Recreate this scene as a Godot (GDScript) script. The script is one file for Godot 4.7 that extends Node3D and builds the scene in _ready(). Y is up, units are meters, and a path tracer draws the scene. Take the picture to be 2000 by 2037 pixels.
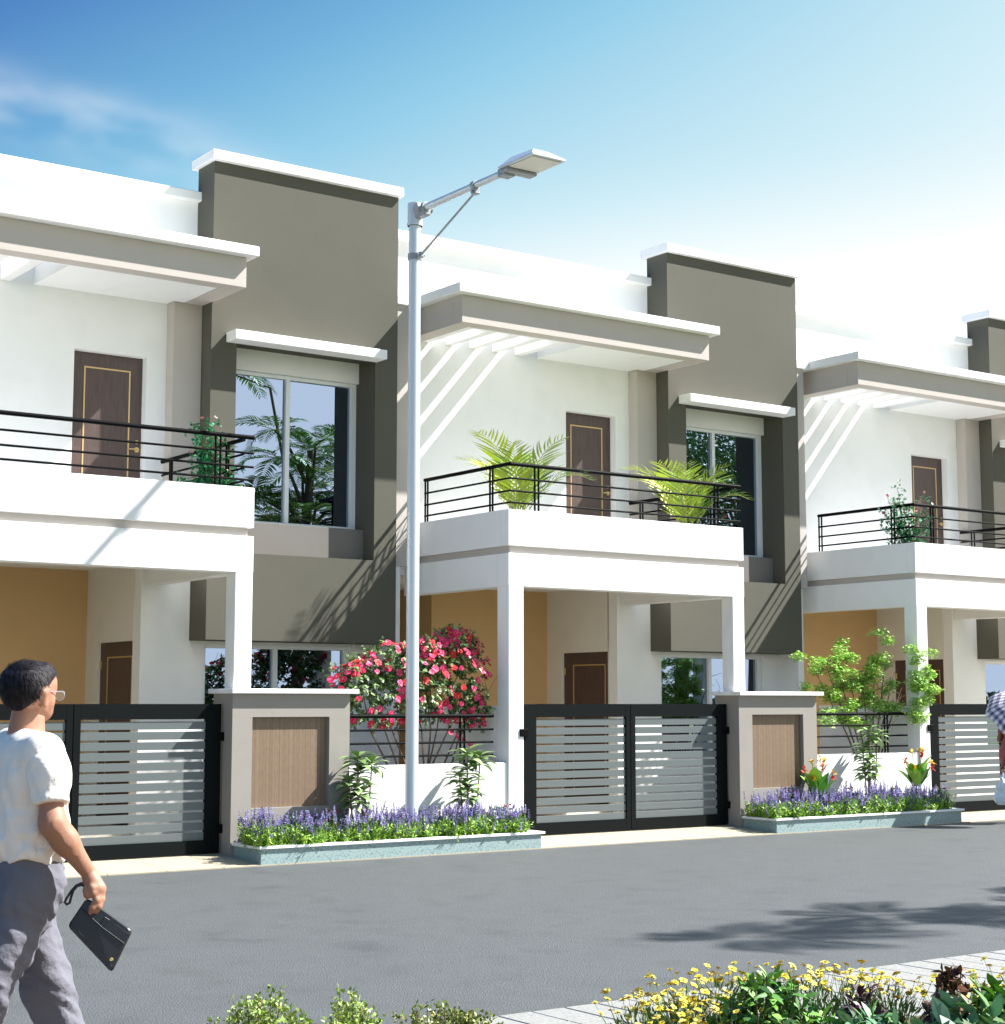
extends Node3D
# A street of white and olive-grey row houses. x runs along the street, -z is depth away from the road, y is up, metres.

const PITCH_S := 7.109        # one house to the next
const FIRST_S := 4.09         # where the first house begins
var M := {}
var rng := RandomNumberGenerator.new()
var taken := {}

# ------------------------------------------------------------------ nodes
func numbered(called: String) -> String:
	var n: int = taken.get(called, 0)
	taken[called] = n + 1
	return called if n == 0 else "%s_%03d" % [called, n]

func tag(o: Node3D, label: String, category: String, group := "", kind := "") -> Node3D:
	o.set_meta("label", label)
	o.set_meta("category", category)
	if group != "": o.set_meta("group", group)
	if kind != "": o.set_meta("kind", kind)
	return o

func thing(called: String, label: String, category: String, at := Vector3.ZERO, turn := 0.0, group := "") -> Node3D:
	var o := Node3D.new()
	o.name = numbered(called)
	add_child(o)
	o.position = at
	o.rotation.y = turn
	return tag(o, label, category, group)

func structure(called: String) -> Node3D:
	var o := Node3D.new()
	o.name = numbered(called)
	add_child(o)
	o.set_meta("kind", "structure")
	return o

func inst(called: String, mesh: Mesh, m: Material, parent: Node3D) -> MeshInstance3D:
	var o := MeshInstance3D.new()
	o.mesh = mesh
	o.material_override = m
	o.name = called
	parent.add_child(o, true)
	return o

func part(called: String, st: SurfaceTool, m: Material, parent: Node3D) -> MeshInstance3D:
	return inst(called, st.commit(), m, parent)

func copy(src: Node3D, at: Vector3, turn: float, label := "", base := "") -> Node3D:
	var r: Node3D = src.duplicate()
	r.name = numbered(base if base != "" else String(src.name))
	add_child(r)
	r.position = at
	r.rotation.y = turn
	if label != "": r.set_meta("label", label)
	return r

# ------------------------------------------------------------------ shapes
func mb() -> SurfaceTool:
	var st := SurfaceTool.new()
	st.begin(Mesh.PRIMITIVE_TRIANGLES)
	return st

func face(st: SurfaceTool, p: Array, out: Vector3) -> void:
	var c: Vector3 = (p[1] - p[0]).cross(p[2] - p[0])
	var n := c.normalized()
	if n.dot(out) < 0.0:
		n = -n
	else:
		p = p.duplicate()
		p.reverse()
	for i in range(1, p.size() - 1):
		for k in [0, i, i + 1]:
			st.set_normal(n)
			st.add_vertex(p[k])

# a box with chamfered edges, given along the street, up, and in depth
func bx(st: SurfaceTool, s0: float, s1: float, y0: float, y1: float, d0: float, d1: float, c := 0.0) -> void:
	var lo := Vector3(s0, y0, -d1)
	var hi := Vector3(s1, y1, -d0)
	var mid := (lo + hi) * 0.5
	var h := (hi - lo) * 0.5
	c = minf(c, minf(h.x, minf(h.y, h.z)) * 0.6)
	var at := func(sx: float, sy: float, sz: float, a: int) -> Vector3:
		var q := Vector3(sx * (h.x - c), sy * (h.y - c), sz * (h.z - c))
		if a == 0: q.x = sx * h.x
		elif a == 1: q.y = sy * h.y
		else: q.z = sz * h.z
		return mid + q
	for s in [-1.0, 1.0]:
		face(st, [at.call(s, -1, -1, 0), at.call(s, 1, -1, 0), at.call(s, 1, 1, 0), at.call(s, -1, 1, 0)], Vector3(s, 0, 0))
		face(st, [at.call(-1, s, -1, 1), at.call(1, s, -1, 1), at.call(1, s, 1, 1), at.call(-1, s, 1, 1)], Vector3(0, s, 0))
		face(st, [at.call(-1, -1, s, 2), at.call(1, -1, s, 2), at.call(1, 1, s, 2), at.call(-1, 1, s, 2)], Vector3(0, 0, s))
	if c <= 0.0: return
	for a in [-1.0, 1.0]:
		for b in [-1.0, 1.0]:
			face(st, [at.call(a, b, -1, 0), at.call(a, b, 1, 0), at.call(a, b, 1, 1), at.call(a, b, -1, 1)], Vector3(a, b, 0))
			face(st, [at.call(a, -1, b, 0), at.call(a, 1, b, 0), at.call(a, 1, b, 2), at.call(a, -1, b, 2)], Vector3(a, 0, b))
			face(st, [at.call(-1, a, b, 1), at.call(1, a, b, 1), at.call(1, a, b, 2), at.call(-1, a, b, 2)], Vector3(0, a, b))
			for e in [-1.0, 1.0]:
				face(st, [at.call(a, b, e, 0), at.call(a, b, e, 1), at.call(a, b, e, 2)], Vector3(a, b, e))

func box(called: String, m: Material, parent: Node3D, s0: float, s1: float, y0: float, y1: float, d0: float, d1: float, c := 0.006) -> MeshInstance3D:
	var st := mb()
	bx(st, s0, s1, y0, y1, d0, d1, c)
	return part(called, st, m, parent)

func tri(st: SurfaceTool, a: Vector3, b: Vector3, c: Vector3, na: Vector3, nb: Vector3, nc: Vector3) -> void:
	if (b - a).cross(c - a).dot(na + nb + nc) > 0.0:
		var t := b; b = c; c = t
		t = nb; nb = nc; nc = t
	st.set_normal(na); st.add_vertex(a)
	st.set_normal(nb); st.add_vertex(b)
	st.set_normal(nc); st.add_vertex(c)

# a round tube through points, each with its radius
func path(st: SurfaceTool, pts: Array, rad: Array, n := 8, caps := true) -> void:
	var rings := []
	var u := Vector3.ZERO
	for i in pts.size():
		var d: Vector3 = (pts[mini(i + 1, pts.size() - 1)] - pts[maxi(i - 1, 0)]).normalized()
		if i == 0:
			u = d.cross(Vector3.RIGHT if absf(d.x) < 0.8 else Vector3.UP).normalized()
		else:
			u = (u - d * u.dot(d)).normalized()
		var w := d.cross(u)
		var ring := []
		for k in n:
			var a := TAU * k / n
			ring.append(u * cos(a) + w * sin(a))
		rings.append(ring)
	for i in pts.size() - 1:
		for k in n:
			var j := (k + 1) % n
			var a0: Vector3 = pts[i] + rings[i][k] * rad[i]
			var a1: Vector3 = pts[i] + rings[i][j] * rad[i]
			var b0: Vector3 = pts[i + 1] + rings[i + 1][k] * rad[i + 1]
			var b1: Vector3 = pts[i + 1] + rings[i + 1][j] * rad[i + 1]
			tri(st, a0, a1, b1, rings[i][k], rings[i][j], rings[i + 1][j])
			tri(st, a0, b1, b0, rings[i][k], rings[i + 1][j], rings[i + 1][k])
	if caps:
		for e in [0, pts.size() - 1]:
			var out: Vector3 = (pts[0] - pts[1]) if e == 0 else (pts[e] - pts[e - 1])
			var cap := []
			for k in n: cap.append(pts[e] + rings[e][k] * rad[e])
			face(st, cap, out)

func tube(st: SurfaceTool, a: Vector3, b: Vector3, r: float, n := 10) -> void:
	path(st, [a, b], [r, r], n)

# a surface of revolution about an axis: profile of (along, radius)
func lathe(st: SurfaceTool, at: Vector3, prof: Array, n := 20) -> void:
	for i in prof.size() - 1:
		var p: Vector2 = prof[i]
		var q: Vector2 = prof[i + 1]
		var nn := Vector2(p.x - q.x, q.y - p.y).normalized()  # (radial, up) up to sign
		if nn.x < 0 and absf(nn.x) > 0.001: nn = nn
		for k in n:
			var a := TAU * k / n
			var b := TAU * (k + 1) / n
			var ca := Vector3(cos(a), 0, sin(a))
			var cb := Vector3(cos(b), 0, sin(b))
			var quad := [at + ca * p.y + Vector3(0, p.x, 0), at + cb * p.y + Vector3(0, p.x, 0), at + cb * q.y + Vector3(0, q.x, 0), at + ca * q.y + Vector3(0, q.x, 0)]
			var slope := Vector2(q.x - p.x, -(q.y - p.y)).normalized()
			if p.y < 0.0001: quad = [quad[0], quad[2], quad[3]]
			elif q.y < 0.0001: quad = [quad[0], quad[1], quad[2]]
			var mid := (ca + cb).normalized()
			face(st, quad, mid * slope.x + Vector3(0, slope.y, 0))

# one leaf: a bent, folded blade
func leaf(st: SurfaceTool, p: Vector3, dir: Vector3, up: Vector3, length: float, width: float, droop: float, col: Color, seg := 3, fold := 0.25, wide_at := 0.45) -> void:
	dir = dir.normalized()
	var side := dir.cross(up)
	if side.length() < 0.01: side = dir.cross(Vector3(0.3, 0.2, 0.9))
	side = side.normalized()
	var nrm := side.cross(dir).normalized()
	var q := p
	var prev_l := p
	var prev_m := p
	var prev_r := p
	var d := dir
	for i in seg:
		var t := float(i + 1) / seg
		d = (d + Vector3.DOWN * droop / seg).normalized()
		q = q + d * length / seg
		var w := 0.0
		if i < seg - 1:
			w = width * 0.5 * (sin(PI * clampf(pow(t, log(0.5) / log(wide_at)), 0, 1)))
		var n2 := side.cross(d).normalized()
		var l := q - side * w + n2 * w * fold
		var r := q + side * w + n2 * w * fold
		st.set_color(col)
		if i == 0:
			if seg == 1: continue
			tri(st, p, l, q, nrm, n2, n2)
			tri(st, p, q, r, nrm, n2, n2)
		elif i == seg - 1:
			tri(st, prev_l, q, prev_m, nrm, n2, n2)
			tri(st, prev_r, prev_m, q, nrm, n2, n2)
		else:
			tri(st, prev_l, l, q, nrm, n2, n2)
			tri(st, prev_l, q, prev_m, nrm, n2, n2)
			tri(st, prev_m, q, r, nrm, n2, n2)
			tri(st, prev_m, r, prev_r, nrm, n2, n2)
		prev_l = l
		prev_m = q
		prev_r = r

# a cheap rhombic leaf of two triangles
func chip(st: SurfaceTool, p: Vector3, dir: Vector3, up: Vector3, length: float, width: float, col: Color) -> void:
	dir = dir.normalized()
	var side := dir.cross(up)
	if side.length() < 0.01: side = dir.cross(Vector3(0.9, 0.2, 0.3))
	side = side.normalized()
	var n := side.cross(dir).normalized()
	var m := p + dir * length * 0.45 + n * width * 0.12
	var e := p + dir * length
	st.set_color(col)
	tri(st, p, m - side * width * 0.5, e, n, n, n)
	tri(st, p, e, m + side * width * 0.5, n, n, n)

func rdir() -> Vector3:
	var z := rng.randf_range(-1, 1)
	var a := rng.randf_range(0, TAU)
	var r := sqrt(1 - z * z)
	return Vector3(r * cos(a), z, r * sin(a))

func vary(c: Color, amount := 0.25) -> Color:
	var k := 0.94 + rng.randf_range(-amount, amount)
	var h := rng.randf_range(-amount, amount) * 0.35
	return Color(c.r * k * (1 + h), c.g * k, c.b * k * (1 - h))

# ------------------------------------------------------------------ materials
func noise_image(size: int, freq: float, octaves: int, sd: int, kind := FastNoiseLite.TYPE_SIMPLEX_SMOOTH) -> Image:
	var n := FastNoiseLite.new()
	n.noise_type = kind
	n.seed = sd
	n.frequency = freq
	n.fractal_octaves = octaves
	return n.get_seamless_image(size, size)

func ramp_texture(im: Image, stops: Array) -> ImageTexture:
	var out := Image.create(im.get_width(), im.get_height(), true, Image.FORMAT_RGB8)
	for y in im.get_height():
		for x in im.get_width():
			var t := im.get_pixel(x, y).r * (stops.size() - 1)
			var i := mini(int(t), stops.size() - 2)
			out.set_pixel(x, y, (stops[i] as Color).lerp(stops[i + 1], t - i))
	out.generate_mipmaps()
	return ImageTexture.create_from_image(out)

func normal_texture(im: Image, strength: float) -> ImageTexture:
	var b: Image = im.duplicate()
	b.convert(Image.FORMAT_RGBA8)
	b.bump_map_to_normal_map(strength)
	b.generate_mipmaps()
	return ImageTexture.create_from_image(b)

func plain(col: Color, rough := 0.8, metal := 0.0) -> StandardMaterial3D:
	var m := StandardMaterial3D.new()
	m.albedo_color = col
	m.roughness = rough
	m.metallic = metal
	return m

func surfaced(col: Color, rough: float, tex: Texture2D, scale: float, nrm: Texture2D = null, nstr := 0.3) -> StandardMaterial3D:
	var m := plain(col, rough)
	m.albedo_texture = tex
	m.uv1_triplanar = true
	m.uv1_world_triplanar = true
	m.uv1_scale = Vector3.ONE * scale
	if nrm:
		m.normal_enabled = true
		m.normal_texture = nrm
		m.normal_scale = nstr
	return m

func leafy(back := Color(0.25, 0.35, 0.05), rough := 0.5) -> StandardMaterial3D:
	var m := plain(Color.WHITE, rough)
	m.vertex_color_use_as_albedo = true
	m.cull_mode = BaseMaterial3D.CULL_DISABLED
	if back.a > 0.0 and back.get_luminance() > 0.0:
		m.backlight_enabled = true
		m.backlight = back
	return m

func sr(r: float, g: float, b: float) -> Color:
	return Color(r / 255.0, g / 255.0, b / 255.0)

func make_materials() -> void:
	var soft := noise_image(256, 0.012, 4, 3)
	var grain := noise_image(256, 0.12, 3, 5)
	var speck := noise_image(512, 0.35, 2, 9)
	var soft_t := ramp_texture(soft, [sr(249, 249, 248), Color.WHITE, sr(252, 252, 251)])
	var plaster_n := normal_texture(grain, 1.5)
	M.white = surfaced(sr(237, 237, 237), 0.85, soft_t, 0.35, plaster_n, 0.03)
	M.olive = surfaced(sr(84, 82, 72), 0.85, soft_t, 0.3, plaster_n, 0.03)
	M.shaded_beige = surfaced(sr(113, 109, 105), 0.85, soft_t, 0.35)  # beige greyed down: shade on the window ledge is put into its colour
	M.beige = surfaced(sr(187, 179, 173), 0.85, soft_t, 0.35, plaster_n, 0.03)
	M.tan = surfaced(sr(202, 168, 122), 0.85, soft_t, 0.4, plaster_n, 0.03)
	M.grey_beige = surfaced(sr(226, 222, 214), 0.85, soft_t, 0.4, plaster_n, 0.03)
	M.pillar = surfaced(sr(146, 141, 134), 0.85, soft_t, 0.5, plaster_n, 0.03)
	# dark wood doors
	var wood_im := Image.create(256, 256, false, Image.FORMAT_RGB8)
	var wn := FastNoiseLite.new()
	wn.seed = 21
	wn.frequency = 0.05
	for y in 256:
		for x in 256:
			var g := wn.get_noise_2d(x * 2.2, y * 0.16) * 0.5 + 0.5
			g = clampf(g + 0.18 * wn.get_noise_2d(x * 7.0, y * 0.5 + 90.0), 0, 1)
			wood_im.set_pixel(x, y, sr(66, 50, 46).lerp(sr(92, 75, 71), g))
	M.door = surfaced(Color.WHITE, 0.45, ImageTexture.create_from_image(wood_im), 1.1)
	M.gold = plain(sr(205, 172, 120), 0.35, 0.35)
	M.brass = plain(sr(214, 190, 130), 0.3, 0.8)
	# veneer panel of the pillars: narrow upright streaks
	var veneer := Image.create(512, 256, false, Image.FORMAT_RGB8)
	for x in 512:
		var base := wn.get_noise_2d(x * 1.3, 500.0) * 0.5 + 0.5
		var fine := wn.get_noise_2d(x * 9.0, 100.0) * 0.5 + 0.5
		for y in 256:
			var g := clampf(base * 0.5 + fine * 0.6 + 0.25 * wn.get_noise_2d(x * 6.0, y * 0.7) + 0.1 * rng.randf_range(-1, 1), 0, 1)
			veneer.set_pixel(x, y, sr(82, 65, 50).lerp(sr(150, 128, 104), g))
	M.veneer = surfaced(Color.WHITE, 0.55, ImageTexture.create_from_image(veneer), 1.0)
	# granite planter
	var stone := ramp_texture(noise_image(256, 0.06, 5, 31), [sr(92, 114, 116), sr(130, 152, 152), sr(148, 168, 166), sr(114, 136, 138)])
	M.granite = surfaced(Color.WHITE, 0.6, stone, 1.6, normal_texture(grain, 2.0), 0.2)
	M.cap = surfaced(sr(236, 238, 238), 0.5, soft_t, 0.6)
	# asphalt
	var road := Image.create(512, 512, true, Image.FORMAT_RGB8)
	for y in 512:
		for x in 512:
			var g := speck.get_pixel(x, y).r
			var k := 0.80 + 0.4 * g + 0.10 * rng.randf_range(-1, 1)
			road.set_pixel(x, y, Color(0.315 * k, 0.327 * k, 0.331 * k))
	road.generate_mipmaps()
	M.road = surfaced(Color.WHITE, 0.62, ImageTexture.create_from_image(road), 0.45, normal_texture(speck, 3.0), 0.5)
	var worn := ramp_texture(noise_image(512, 0.02, 5, 63), [Color(0.84, 0.84, 0.85), Color(0.97, 0.97, 0.97), Color(1, 1, 1), Color(0.92, 0.92, 0.91)])
	M.road.detail_enabled = true
	M.road.detail_albedo = worn
	M.road.detail_blend_mode = BaseMaterial3D.BLEND_MODE_MUL
	M.road.detail_uv_layer = BaseMaterial3D.DETAIL_UV_2
	M.road.uv2_triplanar = true
	M.road.uv2_world_triplanar = true
	M.road.uv2_scale = Vector3.ONE * 0.11
	M.apron = surfaced(sr(172, 162, 140), 0.8, soft_t, 0.7, plaster_n, 0.05)
	M.slab = surfaced(sr(140, 140, 137), 0.8, ramp_texture(noise_image(256, 0.05, 5, 77), [sr(232, 232, 230), Color.WHITE, sr(240, 240, 236)]), 0.8, plaster_n, 0.4)
	M.joint = plain(sr(64, 62, 58), 0.95)
	M.earth = surfaced(Color.WHITE, 0.95, ramp_texture(grain, [sr(66, 50, 36), sr(96, 76, 56), sr(80, 62, 46)]), 1.5)
	M.lawn = surfaced(Color.WHITE, 0.95, ramp_texture(noise_image(256, 0.05, 4, 41), [sr(78, 96, 44), sr(112, 128, 64), sr(94, 108, 52)]), 0.2)
	# metals and glass
	M.charcoal = plain(sr(14, 18, 19), 0.6, 0.0)
	M.charcoal.metallic_specular = 0.2
	M.slat = plain(sr(90, 98, 99), 0.5, 0.0)
	M.rail = plain(sr(15, 16, 17), 0.5, 0.0)
	M.rail.metallic_specular = 0.15
	M.steel = plain(sr(206, 212, 220), 0.35, 0.25)
	M.steel_dark = plain(sr(150, 154, 160), 0.45, 0.3)
	M.diffuser = plain(sr(226, 222, 214), 0.4)
	M.frame = plain(sr(226, 230, 232), 0.4)
	M.glass = plain(sr(138, 154, 176), 0.0, 1.0)
	M.dark = plain(sr(30, 28, 28), 0.8)
	# plants
	M.bark = surfaced(Color.WHITE, 0.9, ramp_texture(grain, [sr(92, 74, 58), sr(132, 112, 92)]), 4.0)
	M.leaf = leafy(Color(0.22, 0.30, 0.05))
	M.bright = leafy(Color(0.35, 0.42, 0.06))
	M.petal = leafy(Color(0.35, 0.08, 0.12), 0.6)
	M.pot = plain(sr(150, 96, 68), 0.8)

# ------------------------------------------------------------------ sky
func make_sky() -> Sky:
	var w := 2048
	var h := 1024
	var im := Image.create(w, h, false, Image.FORMAT_RGBF)
	var stops := [[-0.55, sr(48, 100, 178)], [0.0, sr(78, 130, 190)], [0.25, sr(112, 172, 212)], [0.42, sr(140, 196, 224)], [0.75, sr(196, 226, 237)], [1.02, sr(240, 246, 247)], [1.5, sr(254, 254, 254)], [9.0, sr(254, 254, 254)]]
	var lin := []
	for s in stops: lin.append([s[0], (s[1] as Color).srgb_to_linear()])
	var n := FastNoiseLite.new()
	n.seed = 12
	n.frequency = 0.02
	n.fractal_octaves = 5
	# thin cirrus: [azimuth, height, half width, half height, tilt, strength]
	var wisps := [[21.5, 18.8, 4.6, 0.9, -0.16, 0.5], [17.6, 19.2, 1.5, 0.8, 0.0, 0.42], [27.5, 17.2, 4.5, 0.7, -0.22, 0.26], [-30.0, 24.0, 14.0, 2.4, 0.1, 0.5], [-75.0, 16.0, 18.0, 2.0, -0.1, 0.45], [150.0, 30.0, 20.0, 3.0, 0.1, 0.4], [-130.0, 22.0, 16.0, 2.2, 0.12, 0.5]]
	for i in lin.size():
		if lin[i][0] > 0.7: lin[i][1] = (lin[i][1] as Color) * ([1.0, 1.0, 1.55][mini(i - 4, 2)])
	var below := sr(196, 196, 190).srgb_to_linear()
	im.fill(below)
	for y in range(0, h / 2 + 4):
		var el := 90.0 - 180.0 * (y + 0.5) / h
		for x in w:
			var az := 360.0 * (x + 0.5) / w
			if az > 180.0: az -= 360.0
			var c0 := cos(deg_to_rad(az - 112.0))
			var g := 1.3 * (c0 + 0.045) + (0.050 - 0.026 * smoothstep(0.2, 0.6, c0)) * (22.4 - el) + 0.8 * exp(-maxf(el, 0.0) / 5.0) + 0.30 * smoothstep(19.0, 9.5, el)
			g = clampf(g, -0.05, 1.5)
			var c := Color()
			for i in lin.size() - 1:
				if g <= lin[i + 1][0]:
					c = (lin[i][1] as Color).lerp(lin[i + 1][1], (g - lin[i][0]) / (lin[i + 1][0] - lin[i][0]))
					break
			if el < 36.0:
				for q in wisps:
					var dx: float = (az - q[0]) / q[2]
					if absf(dx) > 2.6: continue
					var dy: float = (el - q[1] - (az - q[0]) * q[4]) / q[3]
					if absf(dy) > 2.6: continue
					var t := n.get_noise_2d(az * 9.0 + el * 4.0, el * 26.0 + az * 2.5) * 1.15 + 0.42
					t = clampf(t, 0, 1) * exp(-dx * dx - dy * dy) * float(q[5])
					c = c.lerp(Color(0.94, 0.97, 1.0), clampf(t, 0, 0.9))
			im.set_pixel(x, y, c)
	var mat := PanoramaSkyMaterial.new()
	mat.panorama = ImageTexture.create_from_image(im)
	var sky := Sky.new()
	sky.sky_material = mat
	return sky

# ------------------------------------------------------------------ the house (its own origin at its left boundary)
const W := 18.38     # depth of the white walls
const T := 17.939    # front of the olive tower
const B := 16.093    # front of the balcony

func wall_with_hole(st: SurfaceTool, s0: float, s1: float, y0: float, y1: float, d0: float, d1: float, a0: float, a1: float, b0: float, b1: float) -> void:
	bx(st, s0, a0, y0, y1, d0, d1)
	bx(st, a1, s1, y0, y1, d0, d1)
	if b0 > y0: bx(st, a0, a1, y0, b0, d0, d1)
	if y1 > b1: bx(st, a0, a1, b1, y1, d0, d1)

func door_in_front(parent: Node3D, s0: float, s1: float, y0: float, y1: float, d: float) -> void:
	var leaf_ := box("door", M.door, parent, s0, s1, y0, y1, d, d + 0.045, 0.004)
	var a := s0 + 0.17
	var b := s1 - 0.15
	var t := y1 - 0.165
	var st := mb()
	for l in [[a, a + 0.017, y0 + 0.16, t], [b - 0.017, b, y0 + 0.16, t], [a + 0.017, b - 0.017, t - 0.017, t], [a + 0.017, b - 0.017, y0 + 0.16, y0 + 0.177]]:
		bx(st, l[0], l[1], l[2], l[3], d - 0.005, d + 0.01, 0.001)
	part("inlay", st, M.gold, leaf_)
	st = mb()
	var hx := s1 - 0.055
	tube(st, Vector3(hx, y0 + 1.03, -d + 0.012), Vector3(hx, y0 + 1.03, -d), 0.03, 14)
	tube(st, Vector3(hx, y0 + 1.03, -d + 0.05), Vector3(hx, y0 + 1.03, -d), 0.011)
	path(st, [Vector3(hx + 0.01, y0 + 1.03, -d + 0.05), Vector3(hx - 0.06, y0 + 1.03, -d + 0.05), Vector3(hx - 0.12, y0 + 1.025, -d + 0.048)], [0.010, 0.009, 0.008])
	part("handle", st, M.brass, leaf_)
	st = mb()
	tube(st, Vector3(hx, y0 + 1.12, -d + 0.012), Vector3(hx, y0 + 1.12, -d), 0.022, 14)
	part("lock", st, M.brass, leaf_)

func window_in_front(parent: Node3D, s0: float, s1: float, y0: float, y1: float, d: float, split: float) -> void:
	var f := mb()
	var w := 0.045
	bx(f, s0, s1, y1 - w, y1, d - 0.03, d + 0.05, 0.003)
	bx(f, s0, s1, y0, y0 + w, d - 0.03, d + 0.05, 0.003)
	bx(f, s0, s0 + w, y0 + w, y1 - w, d - 0.03, d + 0.05, 0.003)
	bx(f, s1 - w - 0.03, s1, y0 + w, y1 - w, d - 0.03, d + 0.05, 0.003)
	bx(f, split - 0.03, split + 0.03, y0 + w, y1 - w, d - 0.04, d + 0.03, 0.003)
	var fr := part("window", f, M.frame, parent)
	box("pane", M.glass, fr, s0 + w - 0.005, split - 0.025, y0 + w - 0.005, y1 - w + 0.005, d + 0.004, d + 0.012, 0.0)
	box("pane", M.glass, fr, split + 0.025, s1 - w - 0.025, y0 + w - 0.005, y1 - w + 0.005, d + 0.016, d + 0.024, 0.0)

func rail_bars(parent: Node3D, pts: Array, heights: Array, top_r: float, bar_r: float) -> void:
	for i in heights.size():
		var st := mb()
		for k in pts.size() - 1:
			var a: Vector3 = pts[k] + Vector3(0, heights[i], 0)
			var b: Vector3 = pts[k + 1] + Vector3(0, heights[i], 0)
			tube(st, a, b, top_r if i == 0 else bar_r, 12)
		part("handrail" if i == 0 else "bar", st, M.rail, parent)

func twin_post(parent: Node3D, p: Vector3, along: Vector3, y0: float, y1: float, twin := true) -> void:
	var st := mb()
	for e in ([-0.028, 0.028] if twin else [0.0]):
		var q: Vector3 = p + along * e
		tube(st, Vector3(q.x, y0, q.z), Vector3(q.x, y1, q.z), 0.0125, 8)
	part("post", st, M.rail, parent)

func make_house() -> Node3D:
	var h := Node3D.new()
	# ---- ground floor
	var st := mb()
	wall_with_hole(st, 3.918, PITCH_S, 0.0, 3.30, W, W + 0.2, 4.72, 6.72, 0.85, 2.305)
	part("front_wall", st, M.white, h)
	window_in_front(h, 4.72, 6.72, 0.85, 2.305, W + 0.07, 5.69)
	# porch recess: side wall with a door, back wall, passage
	st = mb()
	bx(st, 3.918, 4.10, 0.06, 3.30, W + 0.2, 18.56)
	bx(st, 3.918, 4.10, 2.335, 3.30, 18.56, 19.66)
	bx(st, 3.918, 4.10, 0.06, 3.30, 19.66, 20.2)
	part("porch_side_wall", st, M.grey_beige, h)
	var dr := box("door", M.door, h, 3.968, 4.02, 0.2, 2.335, 18.56, 19.66, 0.003)
	st = mb()
	bx(st, 3.962, 3.98, 2.145, 2.162, 18.70, 19.44, 0.001)
	bx(st, 3.962, 3.98, 0.4, 2.145, 18.70, 18.717, 0.001)
	bx(st, 3.962, 3.98, 0.4, 2.145, 19.423, 19.44, 0.001)
	part("inlay", st, M.gold, dr)
	st = mb()
	tube(st, Vector3(3.968, 1.22, -18.66), Vector3(3.91, 1.22, -18.66), 0.011)
	tube(st, Vector3(3.915, 1.22, -18.65), Vector3(3.915, 1.22, -18.78), 0.010)
	part("handle", st, M.brass, dr)
	for hy in [0.5, 2.02]: box("hinge", M.brass, dr, 3.955, 3.975, hy, hy + 0.1, 19.62, 19.66, 0.002)
	st = mb()
	bx(st, 1.88, 3.918, 0.06, 3.24, 20.0, 20.2)
	bx(st, 1.88, 2.05, 0.06, 3.24, 20.2, 22.4)
	bx(st, 0.12, 2.05, 0.06, 3.24, 22.4, 22.6)
	part("porch_back_wall", st, M.tan, h)
	box("porch_step", M.grey_beige, h, 3.1, 3.915, 0.06, 0.2, 18.5, 19.75, 0.01)
	box("party_wall", M.white, h, 0.0, 0.12, 0.0, 3.32, 18.03, 22.6, 0.004)
	# ---- first floor slab and balcony
	var fl := mb()
	bx(fl, 0.60, 3.99, 3.24, 3.53, B + 0.21, 22.6)
	bx(fl, 0.14, 0.60, 3.24, 3.53, W, 22.6)
	part("balcony_floor", fl, M.white, h)
	st = mb()
	bx(st, 0.40, 4.18, 2.978, 3.366, B, B + 0.22, 0.004)
	bx(st, 0.40, 0.60, 2.978, 3.366, B + 0.22, W - 0.002)
	bx(st, 3.99, 4.18, 2.978, 3.366, B + 0.22, W - 0.002)
	part("balcony_beam", st, M.white, h)
	st = mb()
	bx(st, 0.45, 4.13, 3.366, 3.455, B + 0.05, B + 0.2)
	bx(st, 0.45, 0.58, 3.366, 3.455, B + 0.2, W - 0.002)
	bx(st, 4.0, 4.13, 3.366, 3.455, B + 0.2, W - 0.002)
	part("balcony_band", st, M.beige, h)
	st = mb()
	bx(st, 0.40, 4.18, 3.455, 3.884, B, B + 0.15, 0.004)
	bx(st, 0.40, 0.55, 3.455, 3.884, B + 0.15, W - 0.002)
	bx(st, 4.03, 4.18, 3.455, 3.884, B + 0.15, W - 0.002)
	part("balcony_parapet", st, M.white, h)
	box("column", M.white, h, 0.403, 0.622, 0.0, 2.978, B + 0.002, B + 0.232, 0.006)
	box("column", M.white, h, 3.972, 4.177, 0.0, 2.978, B + 0.002, B + 0.212, 0.006)
	# ---- first floor wall and door
	st = mb()
	wall_with_hole(st, 0.0, 4.60, 3.53, 7.62, W, W + 0.2, 3.03, 3.92, 3.53, 5.65)
	part("upper_wall", st, M.white, h)
	door_in_front(h, 3.03, 3.92, 3.53, 5.65, W + 0.12)
	box("parapet_coping", M.white, h, 0.0, 4.545, 7.62, 7.735, W - 0.1, W + 0.28, 0.008)
	box("pilaster", M.beige, h, 4.162, 4.528, 3.53, 6.32, 18.19, W, 0.005)
	st = mb()
	bx(st, 0.0, 0.2, 3.32, 6.66, 18.0, W, 0.004)
	part("side_fin", st, M.beige, h)
	box("fin_cap", M.white, h, 0.0, 0.285, 6.66, 6.78, 17.96, W - 0.002, 0.006)
	# ---- canopy with an open slatted part
	st = mb()
	bx(st, 0.41, 4.545, 6.316, 6.668, 17.094, 17.30, 0.004)
	bx(st, 0.41, 0.64, 6.316, 6.668, 17.30, W - 0.002)
	bx(st, 4.29, 4.545, 6.316, 6.668, 17.30, 18.19)
	part("canopy_fascia", st, M.beige, h)
	st = mb()
	bx(st, 0.29, 4.645, 6.668, 6.785, 16.97, 17.40, 0.008)
	bx(st, 0.29, 0.76, 6.668, 6.785, 17.40, W - 0.002)
	bx(st, 2.53, 4.645, 6.668, 6.785, 17.40, T - 0.002)
	bx(st, 2.53, 4.525, 6.668, 6.785, T - 0.002, W - 0.002)
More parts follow.
